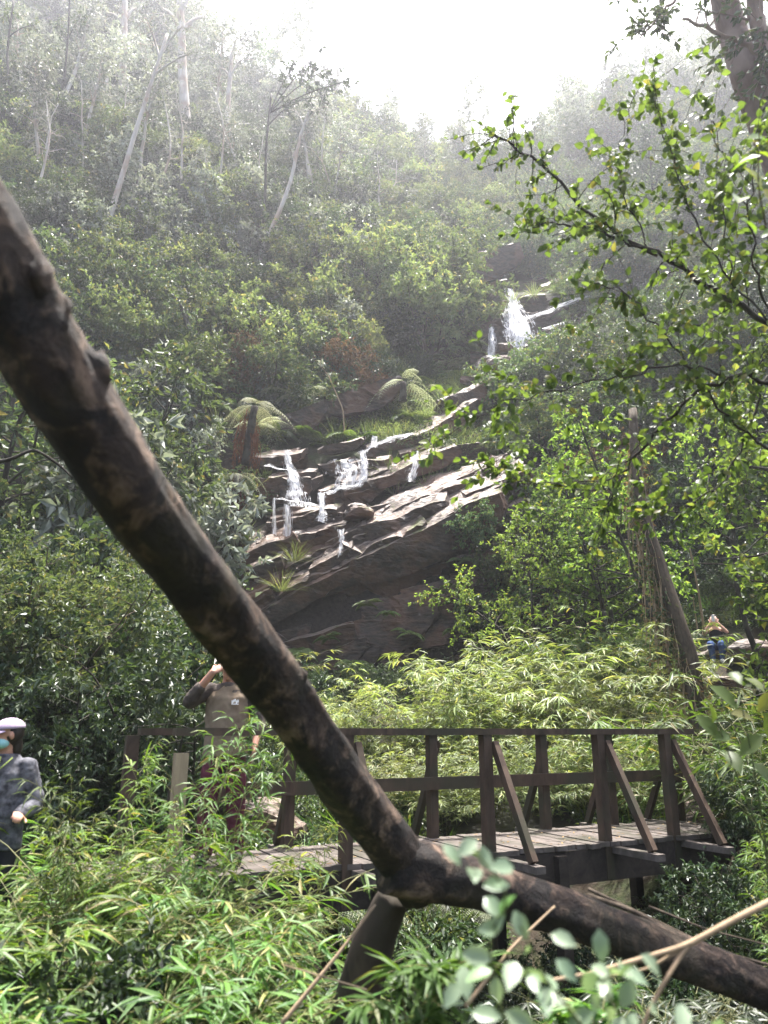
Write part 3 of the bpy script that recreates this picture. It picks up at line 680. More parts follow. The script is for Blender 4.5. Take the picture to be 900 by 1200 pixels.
# --- left bank: dark glossy bush and lighter bushes
proto('glossy', 'glossy_bush', lambda r, w, l, k: grow(r, w, l, 2.3, .03, 7, 13, .1, .8, 9, .4, 14, .095, .042, droop=.35, flat=.7, up=.4, lean=.42, wob=.1, base=.4, twigs=False), 'bark', 'dark', ('stem', 'foliage'), n=3)
CAT['glossy'] = 'bush'
row('glossy', [(40, 9.4, 1.15), (95, 9.2, 1.2), (150, 9.6, 1.1), (195, 10.2, .85)], 'glossy dark bush behind the person in the cap', 'glossy dark bushes on the left')
row('broad', [(105, 11.6, 1.2), (165, 12.0, 1.15), (60, 14.5, 1.5)], 'lighter leafy bush rising behind the glossy dark bush', 'lighter bushes on the left')
proto('brightbush', 'bright_bush', lambda r, w, l, k: grow(r, w, l, 3.7, .035, 7, 14, .3, .8, 9, .45, 15, .095, .042, droop=.2, flat=.8, up=.5, lean=.35, wob=.1, base=.5, twigs=False), 'twig', 'soft', ('stem', 'foliage'), n=2)
CAT['brightbush'] = 'bush'
row('brightbush', [(5, 10.9, 1.0), (58, 11.2, 1.0), (110, 13.6, .9), (45, 16.5, 1.1)], 'yellow-green bush on the left edge under the log', 'yellow-green bushes on the left')
row('dark', [(826, 7.4, .32), (852, 7.7, .38), (880, 7.0, .42), (900, 8.2, .4)], 'dark shrub on the bank below the right end of the bridge', 'dark shrubs below the right end of the bridge')
row('dark', [(565, 7.1, .36), (605, 7.5, .38), (650, 7.8, .38), (695, 8.0, .36), (735, 8.4, .36)], 'added dark shrub standing in for shade under the bridge deck', 'added dark shrubs standing in for shade under the deck')  # shrubs added so the lit ground below the deck reads dark
# --- ferns
row('bigfern', [(80, 6.3, .5), (110, 7.0, .55)], 'pale fern beside the person in the lavender cap', 'pale ferns beside the person in the cap')
row('bigfern', [(310, 9.3, .75), (290, 10.0, .7), (345, 9.6, .7), (420, 10.0, .75), (480, 10.2, .6), (540, 10.3, .6)], 'pale fern seen through the bridge railing', 'pale ferns behind the bridge railing')
stand('fern', [(330, 515), (355, 500), (310, 605), (290, 640)], 'small green fern on the rocks by the thin cascade', 'small ferns by the thin cascade', size=(1.0, 1.4))
stand('bigfern', [(432, 480), (455, 470), (478, 452), (500, 462), (522, 430), (350, 470), (300, 500)], 'arching grey-green fern on the brown bank below the soft shrubs', 'arching ferns on the bank', size=(.8, 1.3), lean=.25, depth=-.9)
stand('fern', [(430, 705, .6), (520, 690, .7), (480, 740, .7), (545, 655, .7), (385, 745, .6), (455, 715, .5), (560, 705, .9), (350, 760, .8), (415, 775, .9), (500, 775, .9), (535, 735, .6)], 'small fern growing out of the dark rock face', 'small ferns on the dark rock face', depth=20.75)
stand('broad', [(560, 640), (580, 690), (555, 745), (600, 730)], 'green shrub draping over the right edge of the dark rock face', 'shrubs over the right edge of the rock face', size=(.5, .75), depth=20.9)
row('bigfern', [(838, 20.8, .8)], 'pale arching fern above the head of the seated person', 'fern above the seated person')
row('fern', [(880, 6.4, .9), (860, 5.8, .9)], 'fern on the dark bank below the right end of the bridge', 'ferns below the bridge')
# --- tussocks on the ledges
stand('tuft', [(455, 560), (480, 560), (465, 580), (505, 545), (440, 575), (520, 570)], 'yellowish grass tussock on the rocks right of the water curtain', 'grass tussocks right of the water curtain', size=(1.2, 1.9))
for j, (px, py, Y_) in enumerate([(345, 655, 21.15), (330, 690, 21.0), (600, 355, 33.2), (625, 345, 33.6)]):
    place('tuft', at(px, py, Y_), 1.3, None, ['grass tuft on the upper slanting ledge', 'grass tuft on the lowest slanting ledge', 'tan grass tuft on the rock beside the upper waterfall', 'tan grass tuft right above the upper waterfall'][j], 'grass tussock', 'grass tufts on the rocks')

# ------------------------------------------------------------------ the rusty tree fern
def tree_fern(p, h, Ln, n, label, ml, seed, skirt=True):
    r = np.random.default_rng(seed); t = empty('tree_fern', p); w, l, st = MB(), MB(), MB()
    P = poly(r, [0, 0, -.3], [.05, 0, 1], h + .3, 8, .04)
    w.tube(P, np.linspace(.16, .11, 8), 9, True, disp=lambda a, b: 1 + .15 * np.sin(b * 5 + a * 3))
    top = P[-1]
    for j in range(n): frond(r, st, l, top, j * 2.4 + r.normal(0, .35), Ln * r.uniform(.6, 1.15), r.uniform(.0, .7), r.uniform(.35, 1.0), 17, .17, 9, .014)
    w.build('trunk', M['bark'], t, True); st.build('stalks', M['stem'], t, True); l.build('fronds', M[ml], t)
    if skirt:
        s = MB()
        for j in range(60):
            a = r.uniform(0, 6.28); z0 = top[2] - r.uniform(0, .5) * h; l0 = r.uniform(.5, 1.1) * min(h, 1.6)
            q = np.array([.12 * math.cos(a), .12 * math.sin(a), z0]); tt = np.linspace(0, 1, 7)
            Q = q + np.array([math.cos(a), math.sin(a), 0]) * (.30 * np.sin(tt * 2.2) * r.uniform(.4, 1.2))[:, None] - UP * (tt ** 1.3 * l0)[:, None]
            s.tube(Q, .008, 3)
            qq, dd = sample(Q, r.uniform(.1, 1, 26)); s.leaves(qq, unit(dd * .5 + rnd_dir(r, 26) * .6 - UP * .5), rnd_dir(r, 26), r.uniform(.08, .22, 26), .018, 'diamond')
        s.build('dead_frond_skirt', M['rust'], t)
    return tag(t, label, 'tree fern')
tree_fern(at(288, 535, 22.6), 1.7, 1.5, 13, 'tree fern with pale fronds and a rust-red skirt of dead fronds', 'fern_pale', 3)
tree_fern(at(272, 612, 21.8), 1.5, 1.0, 7, 'shorter tree fern with a dark red skirt below the pale one', 'fern_pale', 4)
tree_fern(at(472, 462, 26.0), .5, 2.0, 8, 'tree fern spreading grey-green fronds over the brown bank', 'fern_pale', 5, False)
tree_fern(at(844, 722, 20.6), .5, 1.2, 7, 'small tree fern arching right behind the seated person', 'fern_pale', 6, False)
# ------------------------------------------------------------------ far forest and ground cover: masses nobody could count
def scatter(name, pts, rot, scl, idx, protos, label=None):
    me = bpy.data.meshes.new(name); n = len(pts)
    me.vertices.add(n); me.vertices.foreach_set('co', np.asarray(pts, np.float32).ravel())
    a = me.attributes.new('rot', 'FLOAT_VECTOR', 'POINT'); a.data.foreach_set('vector', np.asarray(rot, np.float32).ravel())
    a = me.attributes.new('scl', 'FLOAT', 'POINT'); a.data.foreach_set('value', np.asarray(scl, np.float32))
    a = me.attributes.new('idx', 'INT', 'POINT'); a.data.foreach_set('value', np.asarray(idx, np.int32))
    o = bpy.data.objects.new(name, me); COL.objects.link(o)
    ng = bpy.data.node_groups.new(name, 'GeometryNodeTree')
    ng.interface.new_socket('Geometry', in_out='INPUT', socket_type='NodeSocketGeometry'); ng.interface.new_socket('Geometry', in_out='OUTPUT', socket_type='NodeSocketGeometry')
    gi = ng.nodes.new('NodeGroupInput'); go = ng.nodes.new('NodeGroupOutput'); jn = ng.nodes.new('GeometryNodeJoinGeometry')
    def attr(nm, ty):
        x = ng.nodes.new('GeometryNodeInputNamedAttribute'); x.data_type = ty; x.inputs[0].default_value = nm
        return [s for s in x.outputs if s.enabled][0]
    ar, asc, ai = attr('rot', 'FLOAT_VECTOR'), attr('scl', 'FLOAT'), attr('idx', 'INT')
    for k, me_p in enumerate(protos):
        po = bpy.data.objects.new(name + '_clump', me_p)          # source mesh, not linked into the scene
        oi = ng.nodes.new('GeometryNodeObjectInfo'); oi.inputs['Object'].default_value = po; oi.inputs['As Instance'].default_value = True
        cmpn = ng.nodes.new('FunctionNodeCompare'); cmpn.data_type = 'INT'; cmpn.operation = 'EQUAL'
        ia = [s for s in cmpn.inputs if s.enabled]
        ng.links.new(ai, ia[0]); ia[1].default_value = k
        ip = ng.nodes.new('GeometryNodeInstanceOnPoints')
        ng.links.new(gi.outputs[0], ip.inputs['Points']); ng.links.new(cmpn.outputs[0], ip.inputs['Selection'])
        ng.links.new(oi.outputs['Geometry'], ip.inputs['Instance'])
        e2r = ng.nodes.new('FunctionNodeEulerToRotation'); ng.links.new(ar, e2r.inputs[0]); ng.links.new(e2r.outputs[0], ip.inputs['Rotation'])
        ng.links.new(asc, ip.inputs['Scale']); ng.links.new(ip.outputs[0], jn.inputs[0])
    ng.links.new(jn.outputs[0], go.inputs[0])
    md = o.modifiers.new('scatter', 'NODES'); md.node_group = ng
    return tag(o, label, kind='stuff')

def leafmesh(key, k=0, ml=None):
    D = PR[key][k]; me = D['leaf'].copy()
    if ml: me.materials[0] = M[ml]
    return me
# forest mass over the hill
r = np.random.default_rng(21)
n = 5200
y = r.uniform(23.5, 80, n * 3); x = r.uniform(-1, 1, n * 3) * (10 + y * .62)
ax = np.interp(y, AY, AX)
keep = (np.abs(x - ax) > np.where(y < 26, 6.5, np.where(y < 33, 4.6, np.where(y < 38, 3.6, .0))))
keep &= ~((y < 26) & (np.abs(x) < 7))
x, y = x[keep][:n], y[keep][:n]; z = H(x, y)
P3 = np.stack([x, y, z - .1], -1)
px, py, _ = proj(P3)
leftish = (px < 360); upper = y > 38
idx = np.zeros(len(x), int); u = r.random(len(x))
# 0,1 silver saplings  2 soft  3 broad  4 broad2 5 dark 6 tree crown 7 dark tree
idx = np.where(leftish & upper, np.select([u < .40, u < .58, u < .68, u < .90], [0, 5, 3, 1], 5),
      np.where(leftish, np.select([u < .32, u < .45, u < .68, u < .9], [0, 2, 3, 5], 4),
      np.where(px < 600, np.select([u < .25, u < .45, u < .70, u < .92], [2, 3, 5, 0], 4),
               np.select([u < .4, u < .62, u < .9], [3, 5, 4], 0))))
scl = np.select([idx <= 1, idx == 2, idx >= 6], [r.uniform(.4, .9, len(x)), r.uniform(.9, 1.5, len(x)), r.uniform(.5, .8, len(x))], r.uniform(.7, 1.2, len(x)))
scl = scl * np.where(y > 55, 1.3, 1.0)
rot = np.stack([r.normal(0, .15, len(x)), r.normal(0, .15, len(x)), r.uniform(0, 6.28, len(x))], -1)
scatter('hillside_undergrowth', P3, rot, scl, idx, [leafmesh('sapling', 0), leafmesh('sapling', 1), leafmesh('soft', 0), leafmesh('broad', 0), leafmesh('broad', 1), leafmesh('dark', 0)],
        'dense hazy undergrowth covering the hillside around the waterfalls')
# tall trees far up on the ridge
n = 420
y = r.uniform(52, 76, n); x = r.uniform(-1, 1, n) * y * .75
P3 = np.stack([x, y, H(x, y) - .2], -1); px, py, _ = proj(P3)
P3 = P3[~((px > 235) & (px < 440) & (r.random(n) < .9))]; px, py, _ = proj(P3); y = P3[:, 1]
gap = (px > 430) & (px < 640) & (y > 50)
P3 = P3[~(gap & (r.random(len(P3)) < .75))]; m = len(P3)
scatter('ridge_forest', P3, np.stack([r.normal(0, .05, m), r.normal(0, .05, m), r.uniform(0, 6.28, m)], -1), r.uniform(.7, 1.3, m) * np.where(P3[:, 0] < -3, 1.25, .95), r.integers(0, 4, m),
        [leafmesh('euca', 0), leafmesh('euca', 1), leafmesh('euca', 2, 'broad'), leafmesh('tree', 0)], 'hazy forest along the top of the hill')
# low cover of ferns and leaves on the near banks and slopes
n = 9000
y = 4.2 + 20 * r.random(n) ** .8; x = r.uniform(-1, 1, n) * (2.5 + y * .62)
ax = np.interp(y, AY, AX)
keep = (np.abs(x - ax) > 1.15) & ~((y > 19.8) & (np.abs(x - 0.3) < 6)) & ~((np.abs(y - 6.8 - .35 * x) < 2.4) & (x > -3.2) & (x < 4.6) & (H(x, y) > -.55))
keep &= ~((x < -1.2) & (x > -3.4) & (y > 4.2) & (y < 5.6))
keep &= ~((x > -1.0) & (x < np.where(y < 6.6, 2.2, 4.4)) & (y < 9.3) & (r.random(n) < .9))
rav = (x > -1.0) & (x < 4.4) & (y < 9.3)
keep &= np.hypot(x - 8.3, y - 17.3) > 1.3
x, y, rav = x[keep], y[keep], rav[keep]; m = len(x)
cov = []
for k, (L, W, ml) in enumerate([(.07, .035, 'broad'), (.06, .028, 'soft'), (.08, .04, 'dark')]):
    l = MB(); c = 260; a = r.uniform(0, 6.28, c); rd = .42 * np.sqrt(r.random(c))
    l.leaves(np.stack([rd * np.cos(a), rd * np.sin(a), r.uniform(0, .3, c) * (1 - rd)], -1), unit(np.stack([np.cos(a), np.sin(a), r.normal(0, .5, c)], -1)), unit(UP + .7 * rnd_dir(r, c)), L * r.uniform(.6, 1.2, c), W, 'diamond')
    me = l.mesh('cover'); me.materials.append(M[ml]); cov.append(me)
cov.append(leafmesh('fern', 0)); cov.append(leafmesh('tuft', 0, 'bamboo'))
idx = np.select([(u_ := r.random(m)) < .3, u_ < .5, u_ < .8, u_ < .9], [0, 1, 2, 3], 4); idx = np.where(rav, 2, idx)  # dark clumps alone in the ravine, standing in for its shade
scatter('ground_cover', np.stack([x, y, H(x, y) - .03], -1), np.stack([r.normal(0, .2, m), r.normal(0, .2, m), r.uniform(0, 6.28, m)], -1), np.where(idx == 3, .55, 1) * np.where(rav, 1.3, 1) * r.uniform(.6, 1.3, m), idx, cov, 'low leafy cover and ferns on the forest floor')
# tufts and leaves clinging to the cliff surroundings
n = 1500
y = r.uniform(21.8, 36, n); ax = np.interp(y, AY, AX); x = ax + r.normal(0, 1, n) * np.where(y < 26, 3.6, 3.0)
z = H(x, y); P3 = np.stack([x, y, z], -1); px, py, _ = proj(P3)
keep = np.ones(n, bool)
for (a, b, c, d) in [(565, 335, 650, 425), (315, 525, 500, 640), (300, 590, 590, 790)]: keep &= ~((px > a) & (px < c) & (py > b) & (py < d))
P3 = P3[keep]; m = len(P3)
idx = np.select([(u_ := r.random(m)) < .25, u_ < .5, u_ < .65, u_ < .8], [4, 1, 0, 3], 2)
scatter('cliff_plants', P3, np.stack([r.normal(0, .3, m), r.normal(0, .3, m), r.uniform(0, 6.28, m)], -1), r.uniform(.8, 1.7, m), idx, cov[:4] + [leafmesh('tuft', 1)], 'grass tufts and small plants clinging to the rocks')
# ------------------------------------------------------------------ footbridge
M['deckwood'] = bark_mat('weathered_deck_boards', (.050, .041, .035), (.135, .115, .102), (.045, .042, .03), 9, (1, 1, 1), .4, .006)
M['railwood'] = bark_mat('dark_damp_timber', (.028, .018, .012), (.088, .058, .040), (.040, .036, .022), 8, (1, 1, .3), .4, .006, .75)
M['litwood'] = bark_mat('sunlit_post_timber', (.16, .12, .075), (.30, .235, .15), None, 8, (1, 1, .2), .4, .006)  # sunlight on the left post put into its paler timber colour
M['beamwood'] = bark_mat('black_damp_beam', (.016, .013, .011), (.048, .038, .030), None, 7, (1, 1, 1), .5, .01)
N0 = onz(570, 997, 0); N1 = onz(838, 974, 0)
bd = unit(N1 - N0); bo = np.array([bd[1], -bd[0], 0])            # along the bridge, and outward to the near side
WID = .94
def along(px, line):                                             # parameter of the point of a bridge line in a picture column
    lo, hi = -6.0, 12.0
    for _ in range(50):
        m = (lo + hi) / 2
        if proj(line + bd * m)[0] < px: lo = m
        else: hi = m
    return m
FAR0 = N0 - bo * WID
br = empty('footbridge', N0); BR = np.array(N0)
def bpart(name, mat, fn):
    mb = MB(); fn(mb)
    mb.v = [v - BR for v in mb.v]
    return mb.build(name, mat, br)
tL, tR = along(150, N0) - .3, along(862, N0) + .1
def deck(mb):
    t = tL; r = np.random.default_rng(5)
    while t < tR:
        wdt = .135 + r.uniform(-.01, .01); o1, o2 = r.uniform(-.03, .05), r.uniform(-.03, .05); z = r.uniform(-.006, .006)
        a = N0 + bd * (t + wdt / 2) + bo * (.09 + o1); b = FAR0 + bd * (t + wdt / 2) - bo * (.09 + o2)
        mb.beam(a + UP * (z - .022), b + UP * (z - .022), wdt - .012, .044); t += wdt
bpart('deck', M['deckwood'], deck)
for off in (.02, -WID * .5, -WID - .02):
    bpart('beam', M['beamwood'], lambda mb: mb.beam(N0 + bd * tL + bo * off - UP * .20, N0 + bd * (tR - .2) + bo * off - UP * .20, .12, .30))
nt = [along(p, N0) for p in (402, 570, 706, 786)]
ft = [along(p, FAR0) for p in (338, 510, 643, 722, 794)]
RZ = 1.055
for side, line, ts, sg in (('n', N0, nt, 1), ('f', FAR0, ft, -1)):
    for t in ts:
        q = line + bd * t
        bpart('post', M['railwood'], lambda mb: mb.beam(q - UP * .34 + bo * sg * .045, q + UP * (RZ - .03) + bo * sg * .045, .095, .095, bd))
        bpart('brace', M['railwood'], lambda mb: mb.beam(q + bo * sg * .58 - UP * .03 + bd * .085, q + bo * sg * .07 + UP * (RZ - .10) + bd * .085, .075, .06, bd))
        bpart('outrigger', M['deckwood'], lambda mb: mb.beam(q - bo * sg * .02 + bd * .085 - UP * .075, q + bo * sg * .68 + bd * .085 - UP * .075, .10, .06))
q = N0 + bd * along(200, N0)
bpart('post', M['litwood'], lambda mb: mb.beam(q - UP * .34 + bo * .045, q + UP * (RZ - .16) + bo * .045, .10, .10, bd))
q = FAR0 + bd * along(143, FAR0)
bpart('post', M['railwood'], lambda mb: mb.beam(q - UP * .34 - bo * .045, q + UP * (RZ - .03) - bo * .045, .11, .11, bd))
for line, sg, ta, tb in ((N0, 1, along(190, N0), nt[-1] + .42), (FAR0, -1, along(150, FAR0), ft[-1] + .2)):
    bpart('top_rail', M['railwood'], lambda mb: mb.beam(line + bd * ta + UP * RZ + bo * sg * .03, line + bd * tb + UP * RZ + bo * sg * .03, .14, .060))
q0 = FAR0 + bo * .04 + UP * .535
bpart('mid_rail', M['railwood'], lambda mb: mb.beam(q0 + bd * along(190, FAR0), q0 + bd * (tR + .15), .045, .125))
# end post where the rail runs out at the far bank, and the timber legs below
q = FAR0 + bd * (tR + .12)
bpart('post', M['railwood'], lambda mb: mb.beam(q - UP * .5 - bo * .04, q + UP * .66 - bo * .04, .10, .10, bd))
for p in (440, 647, 815):
    q = N0 + bd * along(p, N0) + bo * .10
    bpart('leg', M['beamwood'], lambda mb: mb.beam(q - UP * 1.9, q - UP * .08, .11, .11, bd))
    q2 = q - bo * (WID + .1)
    bpart('leg', M['beamwood'], lambda mb: mb.beam(q2 - UP * 1.9, q2 - UP * .08, .11, .11, bd))
tag(br, 'dark timber footbridge with braced posts, rails and grey plank deck', 'footbridge')

# fallen leaves on the deck
r = np.random.default_rng(9); lm = MB(); n = 150; tq = r.uniform(tL, tR, n); oq = r.uniform(-WID, .05, n)
lm.leaves(N0 + bd * tq[:, None] + bo * oq[:, None] + UP * .010, unit(np.stack([r.normal(0, 1, n), r.normal(0, 1, n), 0 * tq], -1)), unit(UP + .25 * rnd_dir(r, n)), r.uniform(.03, .08, n), .022, 'oval', -.1, .1)
tag(lm.build('leaf_litter', M['dry']), 'dry fallen leaves scattered over the bridge deck', kind='stuff')
# ------------------------------------------------------------------ the big dead trunk in the foreground
N = NT('old_log_bark')
n1 = N.noise(13, 8, .7, None, None, .4); n2 = N.noise(6.5, 5, .6, None, None, .8); n3 = N.noise(3.2, 4, .55); n4 = N.noise(60, 4, .7)
c = N.ramp(n1, [(.36, (.010, .007, .006)), (.5, (.046, .030, .022)), (.66, (.27, .185, .13))])
c = N.mix(N.ramp(n2, [(.49, (0, 0, 0)), (.54, (1, 1, 1))]), c, (.008, .007, .007))
c = N.mix(N.ramp(n3, [(.52, (0, 0, 0)), (.66, (.6, .6, .6))]), c, (.050, .044, .024))
c = N.mix(.18, c, N.ramp(n4, [(.3, (.012, .009, .007)), (.7, (.095, .068, .052))]))
M['log'] = N.done(N.bsdf(c, .8, .3, N.bump(n1, 1.0, .05)))
def log(mb, pts, rad, seed, n=40, seg=150, amp=.10, cap=True):
    pts = np.array(pts, float); k = np.arange(len(pts)); t = np.linspace(0, len(pts) - 1, seg)
    P = np.stack([np.interp(t, k, pts[:, c]) for c in range(3)], -1)
    for _ in range(12): P[1:-1] = (P[:-2] + 2 * P[1:-1] + P[2:]) / 4
    rr = np.interp(t, k, np.broadcast_to(rad, (len(pts),)))
    s = np.concatenate([[0], np.cumsum(np.linalg.norm(np.diff(P, axis=0), axis=1))])
    def disp(i, th):
        th = np.broadcast_to(th, (len(P), n)); si = s[np.broadcast_to(i, (len(P), n))]
        q = np.stack([np.cos(th) * 1.4, np.sin(th) * 1.4, si * 3.2], -1)
        return 1 + amp * fbm(q + seed, 4) + amp * 1.1 * np.maximum(0, vnoise(q * np.array([1.2, 1.2, 1.6]) + 5 * seed) - .35)
    mb.tube(P, rr, n, cap, disp=disp)
lp = [(-160, 75, 1.12), (-70, 215, 1.24), (10, 352, 1.36), (150, 575, 1.55), (308, 782, 2.06), (425, 945, 2.48), (490, 1035, 2.72)]
lt = empty('leaning_log', atz(490, 1035, 2.72)); L0 = atz(490, 1035, 2.72)
mb = MB(); log(mb, [atz(*q) for q in lp], [.096, .092, .086, .080, .082, .084, .094], 2.0, amp=.12)
mb.v = [v - L0 for v in mb.v]; mb.build('trunk', M['log'], lt, True)
for i_, (px_, py_, z_, ss) in enumerate([(58, 318, 1.33, .026), (78, 362, 1.38, .034), (98, 392, 1.41, .024), (120, 428, 1.44, .036), (131, 446, 1.45, .022), (365, 790, 2.1, .022)]):
    bm = bmesh.new(); bmesh.ops.create_icosphere(bm, subdivisions=3, radius=1); V = np.array([v.co[:] for v in bm.verts])
    V = V * (1 + .45 * fbm(V * 1.6 + i_ * 9.1, 4))[:, None] * np.array([.8, .9, 1.3]) * ss + (atz(px_ - 13, py_ + 7, z_) - L0)
    lm = MB(); lm.add(V, None, [[v.index for v in f.verts] for f in bm.faces]); bm.free(); lm.build('bark_lump', M['log'], lt, True)
tag(lt, 'thick dark leaning dead trunk crossing the foreground from upper left', 'log')
fl = empty('fallen_log', atz(560, 1035, 2.72)); F0 = atz(560, 1035, 2.72)
mb = MB(); log(mb, [atz(*q) for q in [(455, 1012, 2.60), (500, 1022, 2.66), (560, 1036, 2.72), (680, 1076, 2.80), (800, 1122, 2.88), (900, 1160, 2.95), (1040, 1215, 3.05)]], [.095, .10, .086, .083, .080, .077, .072], 7.0)
mb.v = [v - F0 for v in mb.v]; mb.build('trunk', M['log'], fl, True)
tag(fl, 'dark fallen log sloping down to the lower right below the bridge', 'log')
M['splitwood'] = bark_mat('grey_brown_split_wood', (.014, .010, .008), (.058, .041, .030), (.036, .030, .021), 10, (1, 1, .12), .6, .01)
mb = MB(); log(mb, [atz(462, 1050, 2.78), atz(436, 1105, 2.80), atz(412, 1190, 2.86), atz(385, 1400, 3.0), atz(360, 1700, 3.3)], [.06, .078, .084, .09, .10], 11.0, 24, 60, .16)
tag(mb.build('prop_post', M['splitwood'], None, True), 'rough grey-brown post propping up the joint of the two logs', 'post')

# ------------------------------------------------------------------ dry branches in front, lower right
def branchy(name, lines, mat, label, cat='branch', group=None):
    mb = MB()
    for pts, r0 in lines:
        Q = np.array([atz(*p) for p in pts]); k = np.arange(len(Q)); t = np.linspace(0, len(Q) - 1, 22)
        P = np.stack([np.interp(t, k, Q[:, c]) for c in range(3)], -1)
        for _ in range(2): P[1:-1] = (P[:-2] + 2 * P[1:-1] + P[2:]) / 4
        mb.tube(P, np.linspace(r0, r0 * .45, 22), 7, True)
    return tag(mb.build(name, mat, None, True), label, cat, group)
branchy('dry_branch', [([(980, 1022, 1.75), (905, 1055, 1.7), (850, 1083, 1.66), (805, 1108, 1.64), (770, 1118, 1.62), (690, 1142, 1.6), (640, 1150, 1.6)], .009), ([(805, 1108, 1.64), (782, 1145, 1.6), (760, 1185, 1.58), (745, 1230, 1.56)], .006), ([(812, 1104, 1.64), (760, 1135, 1.62), (700, 1148, 1.6)], .004)],
        M['drytwig'], 'bare tan forked branch across the lower right corner')
branchy('thin_branch', [([(690, 1050, 3.4), (740, 1066, 3.2), (800, 1100, 3.1), (860, 1120, 3.0), (920, 1136, 3.0)], .012), ([(690, 1042, 3.5), (760, 1075, 3.3), (850, 1118, 3.2), (930, 1150, 3.2)], .009), ([(760, 1062, 3.3), (830, 1090, 3.2), (910, 1110, 3.1)], .006)],
        M['twig'], 'dark thin branches lying over the fallen log')
branchy('dry_cane', [([(545, 1180, 1.9), (600, 1110, 2.0), (650, 1062, 2.1)], .006)], M['drytwig'], 'dry cane lying against the underside of the fallen log')
branchy('dry_cane', [([(330, 1200, 2.3), (395, 1120, 2.4), (440, 1060, 2.5)], .008)], M['drytwig'], 'dry cane leaning on the prop post')
branchy('dry_cane', [([(430, 1160, 2.2), (330, 1130, 2.3)], .003)], M['drytwig'], 'thin dry cane lying level left of the prop post')

# ------------------------------------------------------------------ foreground plants
def leaf_plant(name, stems, leaves, ml, label, cat, L, W, shape='oval', seed=1, side_leaves=0, ms='stem', srad=.004):
    """stems: pixel polylines (px,py,depth); leaves: (px,py,depth); extra leaves along the stems"""
    r = np.random.default_rng(seed); t = empty(name, atz(*stems[0][0])); O = np.array(t.location); w_, l_ = MB(), MB()
    for st in stems:
        Q = np.array([atz(*p) for p in st]) - O; k = np.arange(len(Q)); tt = np.linspace(0, len(Q) - 1, 20)
        P = np.stack([np.interp(tt, k, Q[:, c]) for c in range(3)], -1)
        for _ in range(2): P[1:-1] = (P[:-2] + 2 * P[1:-1] + P[2:]) / 4
        w_.tube(P, np.linspace(srad, srad * .4, 20), 6)
        if side_leaves: twig_leaves(r, l_, P, side_leaves, L, W, shape, .25, .9, .05)
    if leaves:
        P = np.array([atz(*p) for p in leaves]) - O; n = len(P)
        d = unit(np.stack([r.normal(0, .7, n), r.normal(-.4, .5, n), r.normal(-.35, .35, n)], -1)); s = r.uniform(.75, 1.15, n)
        l_.leaves(P - d * (L * s / 2)[:, None], d, unit(UP * .8 + np.array([0, -1.1, 0]) + .45 * rnd_dir(r, n)), L * s, W * s, shape)
    w_.build('stem', M[ms], t, True); l_.build('foliage', M[ml], t, True)
    return tag(t, label, cat)
LV = [(548, 992), (530, 1000), (556, 1022), (582, 1036), (578, 1062), (610, 1084), (618, 1116), (664, 1136), (690, 1152), (640, 1170), (582, 1160), (570, 1188), (716, 1190), (742, 1142), (704, 1108), (765, 1130), (800, 1192), (660, 1100), (545, 1150), (610, 1195), (682, 1192), (735, 1165), (655, 1205), (770, 1185), (840, 1205), (600, 1140), (530, 1165), (560, 1120), (625, 1150), (700, 1175), (590, 1015)]
leaf_plant('pale_vine', [[(640, 1330, 1.08), (590, 1200, 1.05), (570, 1100, 1.04), (600, 1050, 1.03), (550, 990, 1.03)], [(700, 1330, 1.08), (690, 1210, 1.05), (640, 1150, 1.04), (610, 1085, 1.03)], [(760, 1330, 1.08), (735, 1200, 1.04), (700, 1150, 1.04), (745, 1130, 1.03)]],
           [(a, b, 1.0 + .012 * (i % 7)) for i, (a, b) in enumerate(LV)], 'vinepale', 'out-of-focus vine with pale oval leaves at the bottom of the picture', 'vine', .042, .025, seed=4, side_leaves=10, srad=.003)
def grass_cane(name, base, top, n, L, W, ml, label, seed, spread=.25):
    r = np.random.default_rng(seed); t = empty(name, atz(*base)); O = np.array(t.location); w_, l_ = MB(), MB()
    for k in range(n):
        A = np.zeros(3); B = atz(top[0] + r.normal(0, 40), top[1] + r.uniform(-30, 90), top[2] + r.normal(0, .1)) - O
        tt = np.linspace(0, 1, 9)[:, None]; P = A + (B - A) * tt + np.array([r.normal(0, .05), 0, .12]) * np.sin(tt * 3.1)
        w_.tube(P, np.linspace(.004, .0015, 9), 5)
        for j in range(14):
            q, d = sample(P, np.array([r.uniform(.3, 1)])); m = 4
            az = r.uniform(0, 6.28); sd = np.array([math.cos(az), math.sin(az), .1])
            dirs = unit(sd[None] + d * .5 + rnd_dir(r, m) * .5 - UP * .2)
            l_.leaves(np.repeat(q, m, 0), dirs, unit(UP + .5 * rnd_dir(r, m)), L * r.uniform(.5, 1.2, m), W, 'long', .3, .14)
    w_.build('culms', M['culm'], t, True); l_.build('foliage', M[ml], t, True); return tag(t, label, 'bamboo')
grass_cane('bamboo_sprig', (500, 1300, 2.0), (485, 1130, 1.9), 6, .12, .014, 'bamboo', 'small dark bamboo sprig between the prop post and the pale vine', 3)
grass_cane('bamboo_sprig', (720, 1330, 2.0), (690, 1170, 2.1), 5, .12, .014, 'bamboo', 'narrow-leaved sprig behind the pale vine under the fallen log', 5)

